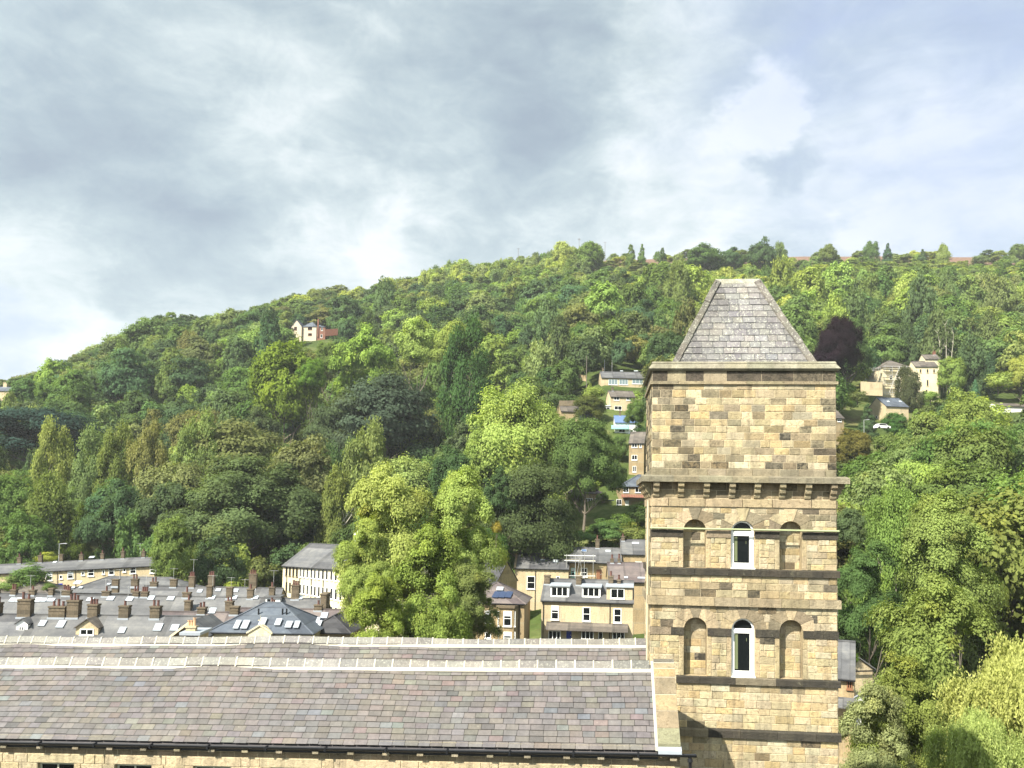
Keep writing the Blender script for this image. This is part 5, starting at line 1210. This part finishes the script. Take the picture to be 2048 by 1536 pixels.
# nearest trees
T(775, 962, 222, 90, 'lumpy', LIME, 'tall yellow-green lime tree rising above the long ridge, left crown of the pair', 'lime_tree', 0, v=0)
T(938, 966, 172, 92, 'lumpy', LIME, 'right crown of the tall yellow-green pair, with golden leaves at its tip', 'lime_tree', 0, v=1)
T(735, 1050, 125, 86, 'lumpy', (.26, .315, .09), 'lower left lobe of the tall lime trees against the cream mill', 'lime_tree', 0, base=1400, v=2)
T(850, 1080, 190, 85, 'lumpy', (.23, .28, .075), 'darker green tree filling the middle below the two lime crowns', 'lime_tree', 0, base=1420, v=1)
T(940, 1130, 130, 86, 'lumpy', (.17, .22, .065), 'green tree at the foot of the lime pair beside the bay fronted house', 'tree', 0, base=1420, v=0)
T(745, 1170, 150, 80, 'lumpy', (.25, .29, .075), 'low leafy tree just over the ridge at the foot of the lime trees', 'tree', 0, base=1430, v=1)
T(993, 1035, 24, 91, 'bush', (.36, .28, .06), 'small spray of golden leaves on the right side of the lime trees', 'golden_shrub', 1, base=1080)
T(1003, 1100, 26, 94, 'bush', (.32, .25, .07), 'lower golden tinged shrub beside the lime trees', 'golden_shrub', 1, base=1150)
T(1030, 790, 238, 185, 'round', (.29, .34, .085), 'large bright yellow-green tree in the centre of the hillside left of the tower', 'tree', 0, v=2)
T(972, 862, 95, 180, 'round', LT, 'yellow-green lower left shoulder of the large central tree', 'tree', 1, base=1010)
T(905, 905, 110, 172, 'round', (.07, .11, .045), 'dark rounded tree in the gap between the lime pair and the large central tree', 'tree', 1)
T(1000, 945, 80, 152, 'round', (.07, .115, .045), 'dark green tree between the right lime crown and the broad dark one', 'tree', 1)
T(1238, 872, 44, 222, 'round', MID, 'green tree left of the tall three storey stone house', 'tree', 1, base=945)
T(1232, 925, 50, 205, 'round', (.08, .13, .05), 'green tree below the tall three storey stone house', 'tree', 1, base=1000)
T(1172, 842, 158, 178, 'round', (.11, .17, .055), 'rounded mid-green tree with a visible trunk in front of the hillside houses', 'tree', 0, base=1045)
T(1060, 922, 215, 158, 'layer', (.085, .12, .05), 'broad dark green tree below the large yellow-green one', 'tree', 0)
T(500, 930, 300, 186, 'round', (.09, .135, .05), 'very broad domed dark tree behind the terraces left of the cream mill', 'tree', 0, v=1)
T(605, 985, 170, 192, 'layer', (.07, .11, .05), 'dark green lower flank of the broad domed tree beside the cream mill', 'tree', 1)
T(346, 1042, 96, 150, 'round', (.15, .20, .065), 'pale green rounded tree at the right end of the upper left terrace', 'tree', 1)
T(430, 1070, 110, 158, 'lumpy', (.085, .12, .05), 'grey-green bushy tree behind the tall terrace chimneys', 'tree', 1)
T(610, 888, 165, 200, 'round', RUST, 'rust tinged rounded tree on the lower slope above the cream mill', 'tree', 1)
T(480, 842, 215, 232, 'layer', RUST, 'broad olive and rust tree half way up the left slope', 'tree', 1)
T(735, 875, 120, 200, 'tall', PALE, 'tall pale birch on the lower slope above the lime trees', 'birch_tree', 1)
T(680, 950, 90, 185, 'tall', OLV, 'olive birch beside the tall pale one above the cream mill', 'birch_tree', 1)
T(85, 800, 205, 285, 'layer', (.035, .062, .045), 'very dark blue-green spreading tree on the left slope', 'tree', 1)
T(770, 752, 215, 265, 'layer', (.06, .088, .05), 'large dark layered tree with a rusty top left of the central yellow-green tree', 'tree', 1)
T(690, 775, 150, 275, 'layer', (.065, .095, .05), 'dark layered tree left of the rusty topped one', 'tree', 1)
T(935, 665, 110, 262, 'tall', (.065, .12, .045), 'tall mid-green pointed tree behind the large central tree', 'tree', 1)
T(838, 640, 95, 300, 'round', YG, 'bright yellow-green tree in the middle of the upper slope', 'tree', 1)
T(905, 650, 85, 295, 'round', LT, 'fresh green rounded tree right of the bright yellow-green one', 'tree', 1)
T(575, 692, 150, 290, 'round', (.15, .20, .035), 'bright green dome below the house high in the woods', 'tree', 1)
T(622, 722, 62, 283, 'round', (.12, .2, .035), 'small vivid green round tree below the bright dome', 'tree', 1)
T(738, 655, 130, 305, 'lumpy', LT, 'pale green spreading tree right of the house high in the woods', 'tree', 1)
T(660, 690, 60, 308, 'round', MID, 'mid green bush-like tree directly below the red brick end of the high house', 'tree', 1)
T(1674, 642, 98, 262, 'round', (.022, .014, .020), 'dark purple copper beech right of the tower roof', 'copper_beech', 0, base=800, v=1)
T(1655, 690, 60, 260, 'layer', (.024, .015, .022), 'lower purple skirt of the copper beech beside the tower', 'copper_beech', 1, base=790)
for px, py, w_, kd, c, l in ((110, 868, 95, 'tall', PALE, 'leftmost pale drooping birch in the row on the lower left slope'), (178, 880, 90, 'tall', PALE, 'second pale birch in the row on the lower left slope'), (238, 870, 85, 'tall', OLV, 'olive middle birch in the row on the lower left slope'), (298, 858, 85, 'tall', (.2, .22, .07), 'brightest yellow birch at the right end of the birch row'), (400, 850, 105, 'tall', PALE, 'drooping pale tree standing right of the birch row')):
    T(px, py, w_, 222, kd, c, l, 'birch_tree', 1)
for px, py, w_, kd, c, l in ((100, 965, 120, 'tall', OLV, 'loose olive tree with pale trunks above the upper left terrace'), (30, 950, 110, 'round', MID, 'mid green tree at the left edge above the upper left terrace'), (235, 960, 130, 'lumpy', (.07, .11, .045), 'open green tree with thin pale stems above the terrace end'), (160, 1010, 70, 'cone', (.09, .13, .03), 'small bright conical tree just above the terrace chimneys')):
    T(px, py, w_, 192, kd, c, l, 'tree', 1)
# skyline
for px, py, w_, d, kd, c, l in ((1125, 483, 48, 610, 'round', YG, 'yellow-green tree at the left of the skyline summit'), (1178, 484, 66, 605, 'round', (.13, .2, .04), 'rounded bright tree on the skyline summit below the poles'), (1262, 487, 30, 615, 'cone', MID, 'left of two upright green trees on the skyline'), (1284, 488, 28, 615, 'cone', MID, 'right of two upright green trees on the skyline'), (1325, 494, 24, 640, 'cone', DK, 'small dark conical tree on the moor edge'), (1408, 486, 80, 590, 'layer', (.09, .14, .035), 'spreading green tree on the skyline above the tower roof'), (1462, 492, 50, 595, 'layer', DK, 'dark tree between the two skyline crowns above the tower'), (1522, 484, 66, 590, 'round', DK, 'dark round skyline tree right of the tower ridge'), (1560, 487, 34, 600, 'tall', OLV, 'thin olive tree beside the dark skyline tree'), (1655, 488, 40, 620, 'round', OLV, 'small olive tree on the skyline left of the moor strip'), (1742, 484, 36, 640, 'tall', MID, 'pointed green tree on the moor skyline'), (1775, 486, 26, 650, 'cone', TEAL, 'dark blue-green conifer on the moor skyline'), (1845, 498, 28, 640, 'cone', DK, 'small dark tree standing on the moor edge'), (1885, 489, 30, 635, 'tall', LT, 'bright pointed tree on the moor edge'), (2036, 488, 42, 630, 'round', MID, 'rounded tree where the skyline meets the right edge'), (1960, 505, 40, 640, 'bush', OLV, 'low bush on the heather at the right skyline')):
    T(px, py, w_, d, kd, c, l, 'skyline_tree', 2)
# right of the tower, near
T(1905, 1015, 215, 88, 'lumpy', (.22, .28, .085), 'bright yellow-green tree rising right of the tower windows', 'tree', 0, v=1)
T(1790, 1012, 160, 100, 'tall', (.19, .26, .075), 'light green open tree with pale branches close right of the tower', 'tree', 0)
T(1735, 1095, 150, 92, 'lumpy', (.08, .145, .055), 'deep green tree in shade right against the tower', 'tree', 0, v=2)
T(1700, 1020, 70, 110, 'round', (.11, .15, .06), 'grey-green tree just showing beside the tower corbels', 'tree', 1)
T(1860, 1190, 285, 58, 'lumpy', (.20, .24, .08), 'large olive-yellow tree filling the lower right before the houses', 'tree', 0, v=0)
T(1800, 1330, 200, 54, 'lumpy', (.17, .22, .065), 'green lower branches in front of the white building', 'tree', 0, base=1720, v=2)
T(1735, 1390, 175, 46, 'lumpy', (.25, .27, .11), 'small yellow-green tree at the foot of the tower', 'tree', 0, base=1800, v=1)
T(1980, 1480, 170, 44, 'lumpy', (.33, .35, .07), 'low yellow shrub tree at the bottom right', 'tree', 0, base=1750, v=2)
T(1700, 1288, 34, 80, 'bush', (.17, .26, .05), 'small bright green bush between the tower and the low slate roof', 'bush', 1, base=1400)
# willow: hanging strands
def willow(seed, ns=2600, per=26):
    g = np.random.default_rng(seed); Q = []; V = []
    cl = rdirg(g, 46); cl[:, 2] = np.abs(cl[:, 2]); cc = cl*g.uniform(.25, 1.1, (46, 1))*[.4, .4, .46]+[0, 0, .5]; LL = g.uniform(.08, .42, 46)
    for s_ in range(ns):
        ci = g.integers(46); c = cc[ci]+g.normal(size=3)*.03; L = LL[ci]*g.uniform(.5, 1.1); t_ = np.linspace(0, 1, per)
        p = c+np.stack([c[0]*.22*t_**.5+g.normal()*.015*t_, c[1]*.22*t_**.5+g.normal()*.015*t_, -L*t_], 1)
        p += g.normal(size=p.shape)*.006; n = unit(rdirg(g, per)+unit(np.array([[c[0], c[1], .25]]))*1.1)
        a = unit(rdirg(g, per)*.8+np.array([0, 0, -.8])); b = unit(np.cross(n, a)); sz = (.0095*g.uniform(.7, 1.4, per))[:, None]
        Q.append(np.stack([p-a*sz, p-b*sz*.45, p+a*sz, p+b*sz*.45], 1)); V.append(np.stack([np.full(per, g.random()*.5+.2), g.random(per), np.full(per, .1)], 1))
    return np.concatenate(Q), np.concatenate(V)
def rdirg(g, n): return unit(g.normal(size=(n, 3)))
q, var = willow(5); PROTO[('willow', 0, 0)] = (quad_mesh('crown', q, var, LEAF), skeleton('round', 3, None).build('trunk', BARK).data)
bpy.data.objects.remove([o for o in COL.objects if o.name.startswith('trunk') and o.parent is None][-1])
T(2030, 1225, 260, 48, 'willow', (.34, .39, .13), 'weeping willow with pale hanging strands at the lower right edge', 'willow_tree', 0, v=0, asp=1.6)
T(1960, 1370, 200, 42, 'willow', (.33, .38, .12), 'front bough of weeping willow hanging in the bottom right corner', 'willow_tree', 0, v=0, base=1760)
# shrubs and small trees round the houses
for px, py, w_, d, kd, c, l in ((1270, 802, 46, 225, 'round', MID, 'round green tree beside the blue roofed house touching the tower'), (1278, 850, 44, 222, 'round', (.05, .1, .035), 'dark green tree between the blue roofed house and the tower'), (1180, 788, 66, 250, 'round', (.1, .12, .04), 'rusty green bush left of the pale stone house'), (1262, 775, 90, 282, 'bush', LT, 'hedge of bright bushes under the glazed bungalow'), (1115, 765, 90, 275, 'bush', DK, 'dark bushes left of the slope wall'), (1060, 745, 80, 285, 'bush', MID, 'green scrub at the foot of the slope wall'), (1190, 765, 60, 280, 'bush', LT, 'pale scrub below the leaning pole'), (1275, 1005, 60, 180, 'bush', DK, 'dark clipped shrub in front of the red porch'), (1240, 1020, 60, 176, 'bush', MID, 'garden shrub below the white front door'), (1265, 1040, 80, 172, 'bush', OLV, 'olive hedge bushes above the stepped houses'), (1200, 1035, 110, 168, 'lumpy', MID, 'mid green tree above the middle stepped house'), (1060, 1082, 110, 166, 'round', (.09, .15, .045), 'green tree behind the chimneys of the left stepped house'), (990, 1065, 70, 150, 'round', (.06, .11, .035), 'green tree between the lime pair and the stepped houses'),
    (1715, 775, 44, 262, 'bush', RUST, 'rust red shrub under the copper beech'), (1690, 790, 36, 258, 'bush', MID, 'green shrub at the tower edge under the copper beech'), (1735, 808, 50, 245, 'cone', TEAL, 'blue-green conifer left of the stone cottage'), (1790, 825, 56, 248, 'round', (.07, .14, .045), 'bright shrub hiding the front of the stone cottage'), (1815, 742, 60, 285, 'tall', (.10, .11, .055), 'grey-green tree standing in front of the two cream villas'), (1900, 715, 60, 300, 'round', LT, 'sunlit green tree right of the cream villas'), (1950, 760, 34, 285, 'cone', (.09, .17, .09), 'small blue-green conifer in the sunlit garden'), (1995, 735, 70, 300, 'bush', YG, 'bright yellow bushes in the sunlit garden at right'), (2040, 712, 60, 300, 'round', YG, 'glowing yellow-green tree at the right edge above the bungalow'), (1960, 790, 130, 270, 'bush', (.30, .37, .08), 'sunlit yellow-green hedge above the white bungalow'), (1860, 775, 44, 283, 'bush', LT, 'light shrub at the foot of the arched cream house'),
    (1705, 862, 90, 215, 'round', (.13, .13, .04), 'olive tree at the tower edge below the half hidden cottage'), (60, 1120, 80, 146, 'bush', MID, 'green creeper bushes at the foot of the upper left terrace'), (15, 1145, 60, 143, 'bush', PALE, 'pale flowering bush at the left edge by the terrace'), (100, 1160, 30, 143, 'bush', MID, 'ivy bush in front of the upper left terrace'), (465, 1158, 26, 140, 'bush', YG, 'small yellow-green bush behind the terrace ridge'), (96, 1098, 40, 176, 'bush', YG, 'small yellow bush beside the lamp above the terrace')):
    T(px, py, w_, d, kd, c, l, 'tree' if kd in ('round', 'lumpy', 'tall', 'cone') else 'bush', 1 if kd != 'bush' else 2, base=None if kd != 'bush' else py+w_*.62, cat='tree' if kd != 'bush' else 'bush')
gs = 0
while gs < 64:
    px, py = (rnd.uniform(1035, 1300), rnd.uniform(765, 1065)) if gs < 40 else (rnd.uniform(1690, 2048), rnd.uniform(770, 865))
    if any(x0-8 < px < x1+8 and y0-4 < py < y1+9 for x0, y0, x1, y1, dd in PROT): gs += .05; continue
    d = gd(px, py, 150); p = at(px, py, d); w_ = rnd.uniform(3, 6.5); gs += 1; kd = rnd.choice(['bush', 'bush', 'round', 'cone']); ci = rnd.choice([('dark green', DK), ('mid green', MID), ('olive', OLV), ('light green', LT), ('yellow-green', YG)])
    plant(p.x, d, w_, w_*rnd.uniform(.6, 1.0)*(1.5 if kd == 'cone' else 1), kd, 2, rnd.randint(0, 2), vary(ci[1]), 'garden_shrub', f"small {ci[0]} {'conical' if kd == 'cone' else 'rounded'} garden shrub on the slope {'left' if px < 1400 else 'right'} of the tower", f"{ci[0]} garden shrubs {'left' if px < 1400 else 'right'} of the tower, {'conical' if kd == 'cone' else 'rounded'}", 'bush')
# bare pale trees
def snag(px, pyt, pyb, d, label, seed):
    r = random.Random(seed); a, b = at(px, pyb, d), at(px, pyt, d); z = min(a.z, ground(a.x, a.y)); h = b.z-z; o = empty('bare_tree', (a.x, a.y, z), 0, label, 'tree'); mb = MB()
    for k in range(3):
        x = (k-1)*1.1; p = Vector((x, 0, -1)); n = 6
        for i in range(n):
            q = Vector((x+r.uniform(-.3, .3)+(k-1)*.35*i, r.uniform(-.3, .3), h*(i+1)/n*(1-.12*abs(k-1)))); mb.tube(p, q, .22*(1-i/7), .22*(1-(i+1)/7), 6)
            if i > 1:
                for _ in range(3): e = q+Vector((r.uniform(-1.5, 1.5), r.uniform(-1, 1), r.uniform(.6, 2.2))); mb.tube(q, e, .07, .02, 4)
            p = q
    mb.build('trunk', BARKP, o)
snag(1892, 650, 700, 312, 'pale bare trunks standing behind the cream villas on the right', 3); snag(1880, 650, 705, 318, 'second clump of pale dead trunks behind the villa chimney', 4); 

# ------------------------------------------------------------------ the wood itself
cand = []
def zone(px, py, d):
    """species colour with cloud shade painted in, and crown kind, by place on the hill"""
    r = rnd.random()
    right = min(1, max(0, (px-1080)/350)); up = min(1, max(0, (760-py)/180))
    if right*up > rnd.uniform(.15, .6):
        c = rnd.choice([LT, LT, YG, YG, MID, PALE, (.10, .16, .04), (.17, .24, .065), OLV, (.16, .20, .06)]); kd = rnd.choice(['round', 'lumpy', 'tall', 'tall', 'round'])
    elif py < 600+max(0, 900-px)*.12 and d > 430:
        c = rnd.choice([OLV, PALE, MID, LT, OLV, (.11, .15, .06), YG, MID]); kd = rnd.choice(['round', 'tall', 'tall', 'lumpy'])
    elif px > 1650 and py > 830:
        c = rnd.choice([OLV, MID, MID, (.11, .155, .055), DK, LT, (.12, .16, .05)]); kd = rnd.choice(['round', 'layer', 'lumpy', 'round'])
    else:  # darker leaf colours here stand in for cloud shade on the slope
        c = rnd.choice([DK, TEAL, MID, MID, (.08, .13, .05), (.085, .125, .055), OLV, RUST, (.10, .16, .055), LT, (.11, .155, .06), PALE, MID]); kd = rnd.choice(['round', 'round', 'layer', 'lumpy', 'tall', 'layer'])
    return c, kd
occ = {}
def free(x, y, r_):
    k = (int(x//8), int(y//8))
    for i in range(-2, 3):
        for j in range(-4, 5):
            for (a, b, q) in occ.get((k[0]+i, k[1]+j), ()):
                if (a-x)**2*1.1+((b-y)*.62)**2 < ((q+r_)*.56)**2: return False
    return True
for (px, pyt, hw, d, base) in TREES:
    p = at(px, pyt, d); occ.setdefault((int(p.x//8), int(d//8)), []).append((p.x, d, min(7, hw*d/F)))
def pyc(px): return float(np.interp(px, [0, 300, 600, 900], [800, 672, 615, 568]))+60
tries = 0
while tries < 42000:
    tries += 1
    d = math.sqrt(rnd.uniform(168**2, 705**2)) if tries % 12 else rnd.uniform(92, 168); t = rnd.uniform(-.66, .66) if tries % 12 else rnd.uniform(.23, .66); x = d*t
    w_ = rnd.choice([rnd.uniform(7, 10), rnd.uniform(10, 15), rnd.uniform(12, 18)]) if d < 330 else rnd.uniform(9.5, 19)
    if not free(x, d, w_/2): continue
    g = ground(x, d); px, py = proj((x, d, g))
    h = w_*rnd.uniform(1.2, 1.65)+2; h = min(h, 16) if d > 470 else h
    if px > 1190 and d > 520: h = min(h, 9.5 if d < 560 else 7)
    if px < 750 and py < pyc(px) and d > 330: h = min(h, 12.5)
    pt = proj((x, d, g+h))[1]; hw = w_/2*F/d
    if d < 260 and px > 1000 and px < 1345 and py > 990: continue
    if px < 330 and d < 178: continue
    if px > 1190 and (d > 625 and rnd.random() < .975 or d > 560 and rnd.random() < .45): continue                      # open moor at the top

    if px > 1880 and 765 < py < 835 and d < 300 and rnd.random() < .8: continue   # sunlit garden
    near_crest = px < 750 and py < pyc(px)+30
    bad = False
    for x0, y0, x1, y1, dd in PROT:
        if d < dd+9 and px+hw*.75 > x0 and px-hw*.75 < x1:
            if pt < y1-2 and py > y0: bad = True; break
            if abs(d-dd) < 12 and py > y0-30 and pt < y1: bad = True; break
    if bad: continue
    # keep hand-placed crowns readable
    for (tx, tyt, thw, td, tb) in TREES:
        if d < td-3 and abs(px-tx) < thw*.8+hw*.4 and pt < tyt+thw*1.0 and py > tyt and td-d < 70: bad = True; break
    if bad: continue
    occ.setdefault((int(x//8), int(d//8)), []).append((x, d, w_/2))
    c, kd = zone(px, py, d)
    if kd == 'tall' and (near_crest or rnd.random() < .35): kd = 'round'
    if kd == 'tall': w_ *= .78; h *= 1.12
    if kd == 'layer': w_ *= 1.12
    cand.append((d/w_ if 0 <= px <= 2048 else (d/w_+3 if -150 < px < 2250 and d < 260 else 999+d), x, d, w_, h, kd, c, px, pt))
cand.sort(key=lambda q: q[0])
print('wood trees', len(cand), 'placed by hand', len(TREES))
NIND = 250-len(TREES)
COLN = {DK: 'dark green', TEAL: 'blue-green', MID: 'mid green', LT: 'light green', YG: 'yellow-green', OLV: 'olive', RUST: 'rust-tinged', PALE: 'pale green'}
KN = {'round': 'rounded', 'lumpy': 'bushy', 'tall': 'tall narrow', 'layer': 'spreading', 'cone': 'conical'}
def place_words(px, pt):
    if px < 330: a = 'at the far left'
    elif px < 560: a = 'left of the cream mill'
    elif px < 760: a = 'above the cream mill'
    elif px < 1000: a = 'above the lime trees'
    elif px < 1300: a = 'left of the tower'
    elif px < 1690: a = 'behind the tower'
    elif px < 1830: a = 'just right of the tower'
    else: a = 'near the right edge'
    b = 'on the lower slope' if pt > 900 else 'on the middle slope' if pt > 740 else 'high on the slope'
    return f'{b} {a}'
for k, (_, x, d, w_, h, kd, c, px, pt) in enumerate(cand[:NIND]):
    cn = COLN.get(c) or ('mid green' if c[1] > .1 else 'dusky green')
    lab = f'{KN[kd]} {cn} tree {place_words(px, pt)}'
    plant(x, d, w_*1.18, h, kd, 1 if d < 300 else 2, rnd.randint(0, 2), vary(c), 'woodland_tree', lab, lab.replace(' tree ', ' trees '))
rest = cand[NIND:]
base = {}
for kd in ('round', 'lumpy', 'tall', 'layer'):
    for v in range(3): base[kd, v] = crown(kd, 5200, .044, 500+v*31+len(kd)), crown(kd, 3400, .052, 700+v*31+len(kd))
Qs, Vs, Cs = [], [], []
for (_, x, d, w_, h, kd, c, px, pt) in rest:
    q, var = base[kd, rnd.randint(0, 2)][0 if (d < 450 and 0 < px < 2048) else 1]; a = rnd.uniform(0, 6.283); ca, sa = math.cos(a), math.sin(a)
    hc = min(h, w_*ASP[kd]*1.15); P = q*np.array([w_*1.18, w_*1.18, hc])+np.array([0, 0, h-hc]); P = np.stack([P[..., 0]*ca-P[..., 1]*sa+x, P[..., 0]*sa+P[..., 1]*ca+d, P[..., 2]+ground(x, d)-.3], -1)
    Qs.append(P.astype(np.float32)); Vs.append(var); Cs.append(np.tile(vary(c), (len(q), 1)))
wood = bpy.data.objects.new('woodland', quad_mesh('woodland', np.concatenate(Qs), np.concatenate(Vs), LEAFV, np.concatenate(Cs))); COL.objects.link(wood)
tag(wood, 'far mass of mixed green treetops covering the hillside', 'woodland', None, 'stuff')

# ------------------------------------------------------------------ thin valley haze
hz = MB(); hz.box(-1420, 1420, -1420, 1420, 1.0, 330.0); ho = None
hm = bpy.data.materials.new('valley_haze'); hm.use_nodes = True; h_ = NT(hm.node_tree); h_.N.clear()
pv = h_.n('ShaderNodeVolumePrincipled'); pv.inputs['Color'].default_value = (.93, .96, 1, 1); pv.inputs['Density'].default_value = .00013; pv.inputs['Anisotropy'].default_value = .1
hout = h_.n('ShaderNodeOutputMaterial'); h_.L.new(pv.outputs[0], hout.inputs['Volume'])
ho = hz.build('haze', hm); tag(ho, None, None, None, 'stuff')
